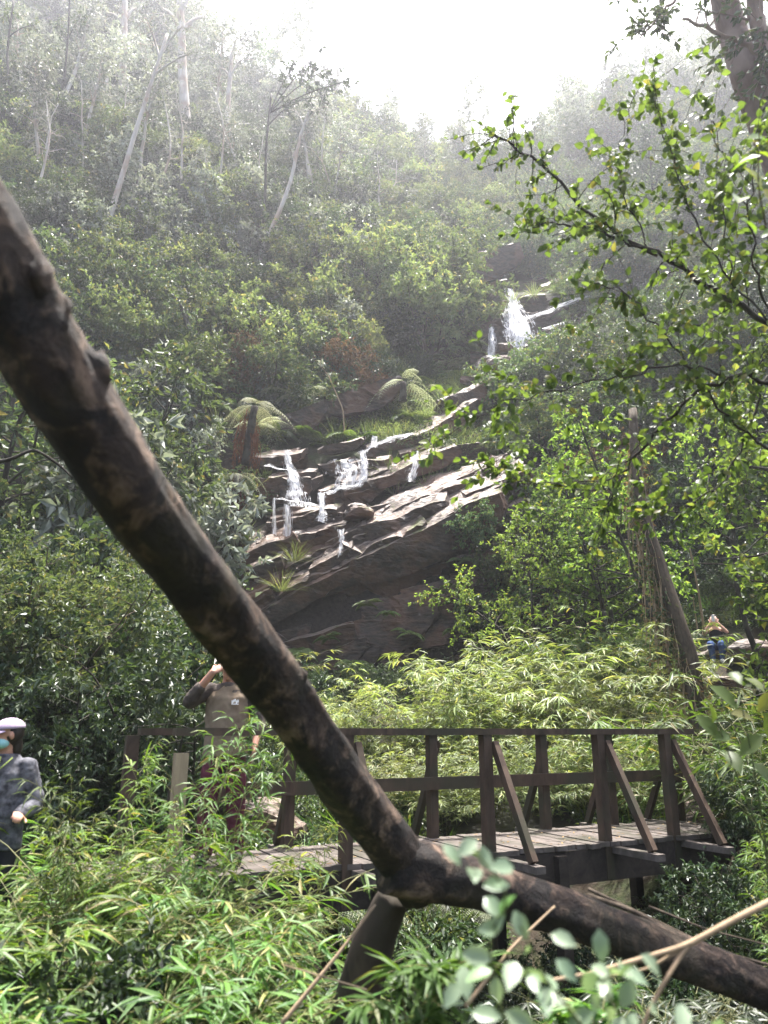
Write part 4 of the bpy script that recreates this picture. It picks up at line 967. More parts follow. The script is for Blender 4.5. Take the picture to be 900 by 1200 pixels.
# bamboo mass in the left foreground
def nearbamboo(spots, phrase, group, ml=None, key='bamboo'):
    spots = sorted(spots, key=lambda q: q[0])
    for j, (px_, Y_, top) in enumerate(spots):
        slim = .62 if key == 'tallbamboo' else 1.0
        g = ground(px_, Y_); zt = at(px_, top, Y_)[2]; s = max(.35, (zt - g[2]) / (.98 if key == 'bamboo' else 1.75))
        place(key, g, (s * slim, s * slim, s), None, phrase[j] if isinstance(phrase, list) else phrase + ', ' + ('rightmost' if j == len(spots) - 1 else ORD[j]), 'bamboo', group, var=j, ml=ml, lean=(rng.normal(0, .05), rng.normal(0, .05)))
nearbamboo([(203, 4.7, 866), (178, 4.9, 975), (145, 5.0, 985)], 'tall bright bamboo clump in front of the man on the bridge', 'tall bamboo in front of the man', key='tallbamboo')
nearbamboo([(15, 4.1, 1000), (60, 4.2, 980), (100, 4.3, 955), (135, 4.2, 985), (165, 4.2, 1010), (35, 4.0, 1005)], 'bamboo clump in the row below the person in the cap', 'bamboo row below the person in the cap')
nearbamboo([(-5, 3.6, 1050), (45, 3.5, 1060), (90, 3.6, 1055), (125, 3.5, 1070), (155, 3.6, 1075), (180, 3.8, 1100)], 'near bamboo clump in the lower left foreground', 'near bamboo in the lower left foreground')
nearbamboo([(-10, 3.1, 1130), (40, 3.0, 1125), (90, 3.05, 1120), (135, 3.0, 1125), (170, 3.1, 1130), (200, 3.2, 1165)], 'nearest bamboo clump along the bottom left edge', 'nearest bamboo along the bottom left edge')
nearbamboo([(345, 6.0, 955)], ['pale bamboo tuft growing over the left edge of the deck'], None, 'bamboo_pale', 'tallbamboo')
nearbamboo([(84, 4.3, 890), (112, 4.4, 910)], 'tall thin bamboo stem clump beside the person in the cap', 'tall bamboo beside the person in the cap', None, 'tallbamboo')
nearbamboo([(940, 6.6, 940), (970, 5.9, 900), (990, 5.4, 900), (965, 5.0, 1010), (1000, 4.7, 1010)], 'bamboo at the right edge below the end of the bridge rail', 'bamboo at the right edge', key='tallbamboo')
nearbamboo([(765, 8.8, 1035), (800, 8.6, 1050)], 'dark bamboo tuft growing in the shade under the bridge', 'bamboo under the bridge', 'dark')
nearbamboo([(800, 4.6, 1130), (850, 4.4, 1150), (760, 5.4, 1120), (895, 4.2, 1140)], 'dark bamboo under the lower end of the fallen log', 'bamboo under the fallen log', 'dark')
row('fern', [(790, 5.6, .9), (840, 5.2, 1.0)], 'fern on the bank under the lower end of the fallen log', 'ferns under the fallen log')
nearbamboo([(872, 10.8, 825), (900, 10.0, 815), (935, 9.0, 790)], 'bamboo hanging over the right end of the top rail', 'bamboo over the right end of the rail')

row('broad', [(10, 3.3, .36), (70, 3.25, .30)], 'small dark broad-leaved plant among the nearest bamboo', 'broad-leaved plants among the bamboo', 'dark')
row('fern', [(130, 4.0, 1.0), (215, 3.6, .9)], 'green fern between bamboo clumps in the left foreground', 'ferns among the bamboo')
# ------------------------------------------------------------------ trees shaped after the photograph
def limb_tree(name, base, limbs, ml, mw, label, cat='tree', leaf=(.085, .06), shape='round', seed=1, twigs=16, tl=.35, nl=8, droop=.2, flat=.9, t0=.2, extra=None):
    """base: list of (px,py,depth,radius) of the trunk; limbs: list of ([(px,py,depth)], radius, twigs)"""
    r = np.random.default_rng(seed); O = np.asarray(base[0][0] if not np.isscalar(base[0][0]) else atz(*base[0][:3]), float)
    t = empty(name, O); w_, l_ = MB(), MB()
    def smooth(Q, n=26):
        k = np.arange(len(Q)); tt = np.linspace(0, len(Q) - 1, n)
        P = np.stack([np.interp(tt, k, Q[:, c]) for c in range(3)], -1)
        for _ in range(3): P[1:-1] = (P[:-2] + 2 * P[1:-1] + P[2:]) / 4
        return P
    Q = np.array([np.asarray(b[0]) if not np.isscalar(b[0]) else atz(*b[:3]) for b in base]) - O
    P = smooth(Q); rr = np.interp(np.linspace(0, len(Q) - 1, 26), np.arange(len(Q)), [b[-1] for b in base])
    w_.tube(P, rr, 12, True, disp=lambda i, th: 1 + .06 * np.sin(th * 3 + i * .7) + .04 * np.sin(th * 5 - i))
    for pts, r0, nt_ in limbs:
        P = smooth(np.array([atz(*p) for p in pts]) - O); P[1:-1] += r.normal(0, .012, (24, 3))
        w_.tube(P, r0 * np.linspace(1, .3, 26), 7, True)
        for k in range(nt_):
            q, d = sample(P, np.array([r.uniform(t0, 1)])); q, d = q[0], d[0]
            T_ = poly(r, q, d * .6 + rnd_dir(r, 1)[0] + UP * .1, tl * r.uniform(.4, 1.3), 6, .18, -.02)
            w_.tube(T_, r0 * .16 * np.linspace(1, .4, 6) + .0008, 4)
            twig_leaves(r, l_, T_, nl, leaf[0], leaf[1], shape, droop, flat, .1)
    w_.build('trunk', M[mw], t, True); l_.build('crown', M[ml], t, shape != 'diamond')
    return tag(t, label, cat)
zz = 4.3
gb = ground(1010, 4.4)
limb_tree('round_leaf_tree', [(gb - UP * .2, .10), (atz(1000, 800, 4.4), .085), (atz(985, 560, 4.4), .07), (atz(962, 430, 4.4), .055)], [
    ([(962, 430, 4.4), (900, 375, 4.4), (830, 340, 4.5), (760, 292, 4.6), (690, 252, 4.7), (625, 185, 4.8), (570, 150, 4.9)], .021, 52),
    ([(770, 300, 4.6), (700, 270, 4.6), (640, 262, 4.7), (612, 270, 4.7)], .009, 26),
    ([(970, 500, 4.4), (900, 440, 4.3), (850, 442, 4.2), (800, 468, 4.2), (765, 515, 4.2), (722, 560, 4.3), (712, 600, 4.3)], .015, 42),
    ([(850, 442, 4.2), (800, 420, 4.0), (740, 440, 4.0), (660, 455, 4.1), (590, 470, 4.2), (520, 515, 4.3)], .007, 44),
    ([(985, 560, 4.4), (900, 530, 4.2), (840, 480, 4.1), (790, 400, 4.1), (740, 345, 4.2), (700, 330, 4.2)], .009, 36),
    ([(955, 440, 4.2), (890, 340, 3.9), (878, 250, 3.8), (888, 150, 3.7)], .008, 34),
    ([(900, 378, 4.3), (835, 300, 4.3), (800, 230, 4.4), (775, 150, 4.5), (765, 75, 4.6)], .007, 42),
    ([(860, 355, 4.4), (850, 280, 4.3), (850, 210, 4.3), (832, 120, 4.4)], .006, 32),
    ([(760, 292, 4.6), (735, 240, 4.6), (722, 180, 4.7), (740, 120, 4.8)], .005, 28),
    ([(900, 440, 4.3), (850, 560, 4.3), (800, 600, 4.4), (740, 590, 4.5)], .007, 28),
    ([(720, 560, 4.3), (660, 570, 4.4), (600, 560, 4.5), (565, 540, 4.6)], .005, 28)],
    'round', 'bark', 'near tree with rounded bright leaves reaching in from the right edge', leaf=(.054, .039), seed=8, twigs=16, tl=.36, nl=9)
leaf_plant('big_leaf_sapling', [[(905, 1260, 2.6), (900, 1000, 2.6), (880, 880, 2.6), (862, 790, 2.6)], [(900, 1000, 2.6), (860, 900, 2.6), (835, 830, 2.6)]],
           [(862, 792, 2.55), (850, 815, 2.6), (885, 800, 2.6), (835, 832, 2.55), (872, 838, 2.6), (898, 822, 2.6), (848, 862, 2.6), (880, 872, 2.6), (905, 850, 2.6), (830, 850, 2.65), (860, 890, 2.6), (895, 905, 2.6)], 'round', 'big dark leaves on a sapling at the right edge above the bamboo', 'sapling', .10, .058, seed=12)
leaf_plant('bright_leaf_branch', [[(960, 330, 2.3), (905, 300, 2.25), (888, 220, 2.2), (890, 150, 2.2)]],
           [(890, 160, 2.2), (872, 188, 2.2), (902, 182, 2.2), (868, 230, 2.2), (905, 230, 2.2), (885, 205, 2.2), (905, 270, 2.2), (880, 262, 2.2)], 'bright', 'close bright green leaves on a twig at the upper right edge', 'branch', .090, .050, seed=15, ms='twig')
# tall round-leaved trees on the right bank, some metres further back
proto('roundtree', 'round_leaf_tree', lambda r, w, l, k: grow(r, w, l, 6.6, .07, 2, 22, .22, 1.5, 8, .6, 12, .115, .085, 'diamond', .2, .9, .35, .12, lambda t: 1.2 - .6 * t, .10), 'bark', 'round', n=3)
row('roundtree', [(640, 18.2, .8), (690, 18.8, .9), (735, 17.6, 1.0), (1050, 12.5, 1.25), (1090, 9.4, 1.2)], 'round-leaved tree on the right bank behind the near branch', 'round-leaved trees on the right bank', cat='tree')
proto('tallround', 'round_leaf_tree', lambda r, w, l, k: grow(r, w, l, 8.2, .07, 1, 22, .45, 1.5, 8, .6, 12, .125, .09, 'diamond', .2, .9, .3, .08, lambda t: 1.25 - .7 * t, .08), 'bark', 'round', n=2)
row('tallround', [(795, 15.2, 1.0), (932, 14.0, 1.0)], 'tall bare-stemmed tree beside the seated person', 'tall trees beside the seated person', cat='tree')
row('broad', [(715, 16.5, .85)], 'green shrub on the right bank beside the vine-covered trunk', 'shrubs on the right bank')

# leaning trunk wrapped in vines, right of the bamboo
vt = empty('vine_covered_trunk', ground(822, 12.6)); O = np.array(vt.location); r = np.random.default_rng(31)
Q = np.array([ground(822, 12.6) - UP * .3, at(812, 775, 12.6), at(785, 700, 12.8), at(762, 630, 13.0), at(745, 560, 13.2), at(742, 480, 13.4)]) - O
k = np.arange(6); tt = np.linspace(0, 5, 30); P = np.stack([np.interp(tt, k, Q[:, c]) for c in range(3)], -1)
for _ in range(3): P[1:-1] = (P[:-2] + 2 * P[1:-1] + P[2:]) / 4
w_ = MB(); w_.tube(P, np.linspace(.15, .08, 30), 10, True, disp=lambda i, th: 1 + .12 * np.sin(th * 3 + i * .6)); w_.build('trunk', M['twig'], vt, True)
vl, vd, vs = MB(), MB(), MB()
for j in range(230):
    q, d = sample(P, np.array([r.uniform(.12, 1)])); a = rnd_dir(r, 1)[0] * .25; l0 = r.uniform(.5, 2.4)
    u = np.linspace(0, 1, 8)[:, None]; V_ = q + a * np.sin(u * 1.6) - UP * u * l0 + np.cumsum(r.normal(0, .02, (8, 3)), 0)
    vs.tube(V_, .007, 3)
    qq, dd = sample(V_, r.random(14)); (vd if r.random() < .5 else vl).leaves(qq, unit(rnd_dir(r, 14) - UP * .4), unit(UP + rnd_dir(r, 14)), r.uniform(.06, .13, 14), .05, 'diamond')
vs.build('vine', M['drytwig'], vt, True); vd.build('dry_leaves', M['dry'], vt); vl.build('leaves', M['broad'], vt)
tag(vt, 'leaning trunk wrapped in brown hanging vines right of the bamboo', 'tree')
branchy('bare_pole', [([(826, 745, 17.5), (818, 690, 17.6), (808, 640, 17.8)], .035), ([(818, 742, 17.4), (812, 700, 17.5)], .02)], M['drytwig'], 'thin pale leaning stems beside the seated person', 'stem')

# brown trunk in the upper right corner
gb = np.array([9.2, 11.0, float(H(9.2, 11.0)) - .3])
limb_tree('brown_trunk_tree', [(gb, .34), (atz(985, 430, 11.6), .30), (atz(930, 235, 12.2), .27), (atz(882, 110, 12.6), .25), (atz(850, 10, 13.0), .22), (atz(828, -90, 13.4), .18)], [
    ([(905, 168, 12.4), (896, 70, 12.4), (880, 0, 12.6), (872, -80, 12.8)], .17, 6),
    ([(960, 90, 11.6), (900, 66, 11.8), (850, 42, 12.0), (800, 22, 12.2)], .07, 6),
    ([(828, -90, 13.4), (800, -200, 14.5), (700, -235, 15), (600, -225, 15.2), (520, -230, 15.2)], .09, 90), ([(800, -200, 14.5), (740, -290, 15), (640, -310, 15.5), (560, -300, 15.5)], .07, 70),  # leafy limbs added out of view above the frame to shade the ravine
    ([(835, -60, 13.2), (790, 0, 12.6), (750, 45, 12.0)], .04, 16), ([(875, -60, 12.6), (895, 20, 12.0), (900, 60, 11.6)], .05, 18), ([(860, 30, 12.9), (885, 40, 12.2), (915, 90, 11.8)], .04, 14)],
    'dark', 'barkbrown', 'large brown-barked trunk leaning in the upper right corner', leaf=(.15, .08), shape='diamond', seed=22, tl=.9, nl=14, t0=.55)

# pale curved eucalypt trunks and the dark slender tree against the sky
def slope_trunk(name, pts, rads, ml, mw, label, spray, seed, leaf=(.20, .06), tl=1.0, nl=14):
    r = np.random.default_rng(seed); p0 = hit(*pts[0]); Yd = p0[1]; t = empty(name, p0); w_, l_ = MB(), MB()
    Q = np.array([p0 - UP * .3] + [at(a, b, Yd - .02 * i) for i, (a, b) in enumerate(pts[1:])]) - p0
    k = np.arange(len(Q)); tt = np.linspace(0, len(Q) - 1, 30); P = np.stack([np.interp(tt, k, Q[:, c]) for c in range(3)], -1)
    for _ in range(4): P[1:-1] = (P[:-2] + 2 * P[1:-1] + P[2:]) / 4
    w_.tube(P, np.linspace(rads[0], rads[1], 30), 8, True)
    for j, (a, b, s) in enumerate(spray):
        c = at(a, b, Yd + r.normal(0, .5)) - p0; i = int(np.argmin(np.linalg.norm(P[8:] - c, axis=1))) + 8
        i = max(8, i - 3); u = np.linspace(0, 1, 8)[:, None]; B = P[i] + (c - P[i]) * u + np.array([0, 0, .25]) * np.sin(u * 3.1) * s
        w_.tube(B, np.linspace(rads[1] * .8, rads[1] * .3, 8), 5)
        for m in range(int(9 * s)):
            q, d = sample(B, np.array([r.uniform(.5, 1)])); T_ = poly(r, q[0], rnd_dir(r, 1)[0] + d[0] * .4, tl * r.uniform(.4, 1) * s, 4, .2, -.05)
            w_.tube(T_, .012, 3); twig_leaves(r, l_, T_, nl, leaf[0], leaf[1], 'diamond', .5, .5)
    w_.build('trunk', M[mw], t, True); l_.build('crown', M[ml], t); return tag(t, label, 'tree')
slope_trunk('eucalyptus_tree', [(122, 300), (126, 262), (142, 210), (160, 150), (178, 95), (196, 40)], (.16, .07), 'silver', 'eucabark', 'pale curved leaning trunk on the left slope', [(215, 30, 1.2), (180, 50, 1.), (235, 60, 1), (170, 20, 1)], 51)
slope_trunk('eucalyptus_tree', [(301, 335), (306, 290), (325, 255), (342, 210), (350, 165), (362, 130)], (.15, .06), 'silver', 'eucabark', 'pale crooked trunk bending right above the soft shrubs', [(380, 125, 1), (345, 130, .8)], 52)
slope_trunk('eucalyptus_tree', [(218, 175), (217, 130), (214, 90), (213, 50), (210, -20)], (.38, .25), 'silver', 'eucabark', 'thick straight white trunk high on the left slope', [(190, 10, 1.6), (240, 20, 1.5), (225, -10, 1.6)], 53, tl=1.6)
slope_trunk('eucalyptus_tree', [(266, 200), (266, 150), (268, 110), (272, 60)], (.22, .12), 'silver', 'eucabark', 'hazy straight pale trunk right of the thick white one', [(285, 70, 1.3), (255, 80, 1.2), (275, 50, 1.3)], 54, tl=1.4)
slope_trunk('eucalyptus_tree', [(143, 130), (144, 80), (146, 30), (146, -30)], (.28, .18), 'silver', 'eucabark', 'hazy pale trunk left of the thick white one', [(160, 10, 1.4), (125, 15, 1.4)], 55, tl=1.5)
slope_trunk('slender_tree', [(305, 330), (308, 280), (311, 220), (312, 165), (318, 110)], (.10, .05), 'dark', 'bark', 'slender dark tree whose leaf spray stands against the sky', [(350, 120, 1.0), (385, 80, 1.3), (375, 60, 1.1), (410, 95, 1.2), (345, 75, 1), (395, 110, 1.1)], 56, leaf=(.30, .17), tl=1.1, nl=9)
slope_trunk('slender_tree', [(15, 180), (12, 120), (8, 60), (16, 0)], (.09, .05), 'broad', 'bark', 'dark thin stem at the upper left edge', [(40, 30, 1.0), (5, 10, 1)], 57, leaf=(.2, .09))
slope_trunk('slender_tree', [(40, 190), (52, 150), (75, 100), (80, 40), (82, -10)], (.09, .04), 'broad', 'bark', 'dark leaning stem beside the upper left edge', [(95, 20, 1.0), (65, 30, 1)], 58, leaf=(.2, .09))
slope_trunk('dead_tree', [(532, 190), (531, 170), (537, 150)], (.16, .08), 'dry', 'bark', 'broken dark dead stem left of centre on the skyline', [(545, 150, .25)], 59)
slope_trunk('slender_tree', [(405, 520), (402, 480), (385, 440)], (.03, .02), 'silver', 'drytwig', 'thin bare grey stem hanging over the water curtain', [(375, 430, .4)], 60)
branchy('gnarled_branch', [([(-40, 545, 6), (10, 540, 6), (40, 525, 6.1), (70, 545, 6.2), (85, 560, 6.2)], .018), ([(40, 525, 6.1), (45, 500, 6.1)], .012)], M['bark'], 'dark gnarled branch poking out under the leaning log at left')
slope_trunk('dark_tree', [(240, 470), (242, 440), (228, 400), (212, 360)], (.16, .08), 'broad', 'bark', 'dark crooked trunk left of the rusty tree fern', [(205, 350, .7), (230, 370, .7)], 61)
# ------------------------------------------------------------------ people
def remesh(mb, name, mat, parent, vox=.009, it=6):
    me = mb.mesh('raw'); o = bpy.data.objects.new('raw', me); COL.objects.link(o)
    md = o.modifiers.new('r', 'REMESH'); md.mode = 'VOXEL'; md.voxel_size = vox
    sm = o.modifiers.new('s', 'SMOOTH'); sm.factor = .5; sm.iterations = it
    bpy.context.view_layer.update()
    dg = bpy.context.evaluated_depsgraph_get(); m2 = bpy.data.meshes.new_from_object(o.evaluated_get(dg)); m2.name = name
    bpy.data.objects.remove(o); bpy.data.meshes.remove(me)
    m2.polygons.foreach_set('use_smooth', np.ones(len(m2.polygons), bool)); m2.materials.clear(); m2.materials.append(mat)
    p = bpy.data.objects.new(name, m2); COL.objects.link(p); p.parent = parent; return p
def loft(mb, rings, n=20):
    """rings: (centre, rx, ry) stacked; closed at both ends"""
    th = np.arange(n) / n * 2 * math.pi; V = []
    for c, a, b in rings: V.append(np.asarray(c) + np.stack([a * np.cos(th), b * np.sin(th), 0 * th], -1))
    k = len(rings); V = np.concatenate(V + [[np.asarray(rings[0][0], float)], [np.asarray(rings[-1][0], float)]])
    i = np.arange(k - 1)[:, None] * n; j = np.arange(n)[None]; q = np.stack([i + j, i + (j + 1) % n, i + n + (j + 1) % n, i + n + j], -1).reshape(-1, 4)
    t = [[k * n, (a + 1) % n, a] for a in range(n)] + [[k * n + 1, (k - 1) * n + a, (k - 1) * n + (a + 1) % n] for a in range(n)]
    mb.add(V, q, t)
def limb(mb, P, rad, n=14):
    P = np.asarray(P, float); k = np.arange(len(P)); t = np.linspace(0, len(P) - 1, 8 * len(P)); Q = np.stack([np.interp(t, k, P[:, c]) for c in range(3)], -1)
    for _ in range(3): Q[1:-1] = (Q[:-2] + 2 * Q[1:-1] + Q[2:]) / 4
    r_ = np.interp(t, k, rad); d0 = unit(Q[0] - Q[1]); d1 = unit(Q[-1] - Q[-2])
    e = np.array([.35, .7, .92]); h = np.sqrt(1 - e ** 2)
    Q = np.vstack([Q[0] + d0 * (r_[0] * e[::-1])[:, None], Q, Q[-1] + d1 * (r_[-1] * e)[:, None]]); r_ = np.concatenate([r_[0] * h[::-1], r_, r_[-1] * h])
    mb.tube(Q, r_, n, True)
def ell(mb, c, s, M3=None, n=16):
    th = np.linspace(0, math.pi, 11)[1:-1]; m = MB(); loft(m, [((0, 0, -math.cos(a)), math.sin(a), math.sin(a)) for a in th], n)
    v = m.v[0] * np.asarray(s)
    if M3 is not None: v = v @ np.asarray(M3).T
    mb.add(v + np.asarray(c), m.q[0], m.t[0])
def hand(mb, wrist, d, palm_n, thumb_side, curl=.5, sc=1.0):
    """d: wrist to knuckles, palm_n: the way the palm faces"""
    d = unit(np.asarray(d, float)); pn = unit(np.asarray(palm_n, float) - d * np.dot(palm_n, d)); sd = np.cross(d, pn) * thumb_side
    w_ = np.asarray(wrist, float); Mx = np.stack([sd, pn, d], 1)
    ell(mb, w_ + d * .045 * sc, (.042 * sc, .017 * sc, .056 * sc), Mx)
    for k, (o, ln) in enumerate([(.030, .070), (.010, .080), (-.010, .075), (-.029, .058)]):
        a = w_ + d * .085 * sc + sd * o * sc; P = [w_ + d * .05 * sc + sd * o * .8 * sc, a]
        for j, f in enumerate((.45, .32, .23)):
            ang = curl * (j + .6); dd = d * math.cos(ang) + pn * math.sin(ang); a = a + dd * ln * f * sc; P.append(a)
        limb(mb, P, np.array([.010, .0095, .009, .0085, .0075]) * sc, 9)
    b = w_ + d * .02 * sc + sd * .028 * sc; d2 = unit(sd * .8 + d * .6 + pn * .3); c = b + d2 * .045 * sc; e = c + unit(d * .8 + pn * .45 + sd * .2) * .032 * sc
    limb(mb, [b, c, e], np.array([.014, .011, .0085]) * sc, 9)
def head(mb, c, f, sc=1.0):
    """c: centre of the skull, f: facing direction"""
    f = unit(np.asarray(f, float)); s = unit(np.cross(f, UP)); u = np.cross(s, f); Mx = np.stack([s, f, u], 1); c = np.asarray(c, float)
    W_ = lambda x, y, z: c + Mx @ (np.array([x, y, z]) * sc)
    ell(mb, W_(0, -.012, .025), np.array([.074, .092, .088]) * sc, Mx); ell(mb, W_(0, .022, -.035), np.array([.056, .064, .072]) * sc, Mx)
    ell(mb, W_(0, .055, -.085), np.array([.026, .024, .020]) * sc, Mx)
    limb(mb, [W_(0, .082, .012), W_(0, .100, -.018), W_(0, .092, -.030)], np.array([.009, .013, .012]) * sc, 8)
    ell(mb, W_(0, .080, -.055), np.array([.022, .008, .006]) * sc, Mx); ell(mb, W_(0, .080, -.064), np.array([.019, .008, .006]) * sc, Mx)
    for q in (-1, 1):
        ell(mb, W_(q * .076, -.008, -.005), np.array([.010, .020, .032]) * sc, Mx); ell(mb, W_(q * .030, .074, .030), np.array([.022, .010, .006]) * sc, Mx)
    return W_, Mx
def eyes(parent, W_, Mx, sc=1.0):
    for q in (-1, 1):
        m = MB(); ell(m, W_(q * .030, .073, .012), np.array([.013, .010, .007]) * sc, Mx); m.build('eye', M['eye'], parent, True)

def skin(name, col):
    N = NT(name); n = N.noise(25, 3, .6); c = N.ramp(n, [(.3, tuple(k * .88 for k in col)), (.7, tuple(k * 1.08 for k in col))])
    b = N.bsdf(c, .5, .4); b.node.inputs['Subsurface Weight'].default_value = .12; b.node.inputs['Subsurface Radius'].default_value = (.03, .012, .008); return N.done(b)
def cloth(name, c0, c1, sc=8, scale2=None):
    N = NT(name); n = N.noise(sc, 5, .6); w = N.noise(220, 2, .5); c = N.ramp(n, [(.35, c0), (.65, c1)])
    if scale2:
        v = N.n('ShaderNodeTexVoronoi'); v.inputs['Scale'].default_value = scale2[0]; tc = N.n('ShaderNodeTexCoord'); N.l(tc.outputs['Object'], v.inputs['Vector'])
        c = N.mix(N.ramp(v.outputs['Distance'], [(.30, (1, 1, 1)), (.38, (0, 0, 0))]), c, scale2[1])
    return N.done(N.bsdf(c, .85, .2, N.bump(w, .3, .002)))
M['eye'] = plain('dark_eye', (.02, .015, .012), .2, .5, 10, .1, 0)
M['skin'] = skin('skin_tan', (.42, .22, .15)); M['skinpale'] = skin('skin_light', (.55, .33, .25))
M['hair'] = bark_mat('dark_hair', (.008, .006, .005), (.030, .022, .017), None, 60, (1, 1, .1), .4, .004, .5)
M['vest'] = cloth('vest_brown_grey', (.135, .100, .068), (.215, .165, .115)); M['sleeve'] = cloth('sleeve_dark_brown', (.035, .028, .024), (.085, .068, .056), 14)
M['maroon'] = cloth('trousers_maroon', (.050, .012, .020), (.095, .024, .036)); M['boots'] = plain('dark_boots', (.02, .017, .015))
M['lav'] = cloth('cap_lavender', (.36, .28, .37), (.45, .36, .45)); M['mask'] = cloth('mask_teal', (.20, .42, .44), (.30, .53, .54))
M['jacket'] = cloth('jacket_grey_pattern', (.026, .026, .031), (.12, .12, .135), 20); M['zip'] = plain('zip_yellow_green', (.42, .50, .13))
M['black'] = cloth('cloth_black', (.010, .010, .012), (.022, .022, .026)); M['jeans'] = cloth('jeans_blue', (.025, .050, .13), (.055, .095, .22), 12)
M['white'] = plain('white_patch', (.75, .74, .72)); M['phone'] = plain('pale_phone', (.6, .6, .62), .3, .5)

def wrinkle(o, amp, seed, sc=9):
    me = o.data; n = len(me.vertices); v = np.zeros(n * 3, np.float32); me.vertices.foreach_get('co', v); v = v.reshape(-1, 3); no = np.zeros(n * 3, np.float32); me.vertices.foreach_get('normal', no); no = no.reshape(-1, 3)
    v = v + no * (amp * np.abs(fbm(v * np.array([sc, sc, sc * 1.6]) + seed, 3)))[:, None]; me.vertices.foreach_set('co', v.astype(np.float32).ravel()); me.update()

# the man on the bridge, right hand at his brow, left hand hanging by the rail
mp = onz(250, 1000, 0); mp = N0 + bd * along(256, N0 - bo * .45) - bo * .45
t = empty('person', (mp[0], mp[1], 0.0), R(8)); b = MB()
W_, Mx = head(b, (0, -.035, 1.60), (-.15, -1, -.22))
limb(b, [(0, .01, 1.42), (0, -.015, 1.54)], [.058, .054])
loft(b, [((0, .01, .86), .12, .09), ((0, .01, .92), .165, .105), ((0, .01, 1.06), .15, .10), ((0, .01, 1.22), .17, .115), ((0, .01, 1.36), .175, .105), ((0, .01, 1.44), .11, .07), ((0, .01, 1.47), .05, .05)])
RA = [(-.18, .01, 1.40), (-.34, -.06, 1.29), (-.13, -.20, 1.55)]; LA = [(.18, .01, 1.40), (.285, .02, 1.14), (.255, -.10, .93)]
limb(b, RA, [.055, .043, .030]); limb(b, LA, [.055, .043, .030])
hand(b, RA[-1], (.75, .25, .55), (.2, .8, -.5), 1, .35); hand(b, LA[-1], (-.08, -.18, -1), (-1, 0, 0), 1, .45)
LG = [[(s * .09, .01, .88), (s * .115, -.01, .50), (s * .13, .02, .09)] for s in (-1, 1)]
for P in LG:
    limb(b, P, [.088, .058, .042]); limb(b, [(P[2][0], .05, .045), (P[2][0] * 1.15, -.10, .035)], [.042, .036])
remesh(b, 'body', M['skin'], t, .008, 4)
s_ = MB(); limb(s_, [(-.15, .01, 1.41), RA[0], RA[1], (-.24, -.13, 1.42)], [.066, .070, .058, .050]); limb(s_, [(.15, .01, 1.41), LA[0], LA[1], (.275, -.02, 1.06)], [.066, .070, .058, .052])
loft(s_, [((0, .01, 1.30), .175, .118), ((0, .01, 1.40), .17, .105), ((0, .0, 1.47), .085, .075)]); o = remesh(s_, 'shirt', M['sleeve'], t, .011, 3); wrinkle(o, .010, 3)
v_ = MB(); loft(v_, [((0, .01, .85), .192, .135), ((0, .01, 1.0), .178, .125), ((0, .01, 1.2), .19, .135), ((0, .01, 1.34), .188, .128), ((0, .01, 1.42), .15, .10), ((0, .01, 1.465), .09, .08)]); o = remesh(v_, 'vest', M['vest'], t, .011, 3); wrinkle(o, .010, 8, 6)
p_ = MB(); loft(p_, [((0, .01, .80), .170, .110), ((0, .01, .86), .168, .108), ((0, .01, .90), .155, .10)])
for P in LG: limb(p_, P, [.088, .080, .066])
o = remesh(p_, 'trousers', M['maroon'], t, .011, 3); wrinkle(o, .012, 5, 7)
for P in LG:
    s_ = MB(); limb(s_, [(P[2][0], .06, .06), (P[2][0] * 1.15, -.12, .05)], [.055, .048]); limb(s_, [(P[2][0], .03, .06), (P[2][0], .02, .17)], [.055, .056]); remesh(s_, 'boot', M['boots'], t, .011, 3)
h_ = MB(); ell(h_, W_(0, -.022, .045), (.082, .092, .082), Mx); ell(h_, W_(0, -.05, .0), (.076, .066, .08), Mx); remesh(h_, 'hair', M['hair'], t, .009, 2); eyes(t, W_, Mx)
m_ = MB()
for q in range(5): m_.box((.07 + .012 * (q - 2), -.131 - .001 * q, 1.31 + .008 * ((q * 7) % 3 - 1)), (.012, .012, .028 - .004 * (q % 3)))
m_.box((.07, -.131, 1.285), (.06, .010, .008)); m_.build('chest_badge', M['white'], t)
tag(t, 'person on the footbridge in brown vest and maroon trousers, hand raised to brow', 'person')

# the person in the lavender cap at the left edge
hp = at(13, 872, 4.55); gz = float(H(hp[0], hp[1])); sc = (at(24, 838, 4.55)[2] - gz) / 1.74
t = empty('person', (hp[0] - .02, hp[1], gz), R(4)); t.scale = (sc,) * 3; b = MB()
W_, Mx = head(b, (0, -.02, 1.60), (-.80, -.62, -.08))
limb(b, [(0, .02, 1.40), (0, 0, 1.53)], [.054, .050])
loft(b, [((0, .01, .86), .12, .09), ((0, .01, .92), .16, .105), ((0, .01, 1.06), .135, .095), ((0, .01, 1.22), .15, .11), ((0, .01, 1.34), .155, .10), ((0, .01, 1.42), .10, .07), ((0, .01, 1.45), .05, .05)])
RA = [(-.155, .01, 1.37), (-.23, -.02, 1.10), (-.12, -.22, 1.02)]; LA = [(.155, .01, 1.37), (.235, .04, 1.12), (.20, -.16, 1.07)]
limb(b, RA, [.05, .04, .028]); limb(b, LA, [.05, .04, .028]); hand(b, RA[-1], (.5, -.8, .1), (0, 0, -1), -1, .6); hand(b, LA[-1], (.35, -.85, .12), (-.5, 0, -1), 1, .7)
LG = [[(s * .085, .01, .88), (s * .10, -.01, .50), (s * .11, .02, .09)] for s in (-1, 1)]
for P in LG: limb(b, P, [.085, .056, .040]); limb(b, [(P[2][0], .05, .045), (P[2][0] * 1.1, -.10, .035)], [.040, .034])
remesh(b, 'body', M['skin'], t, .008, 4)
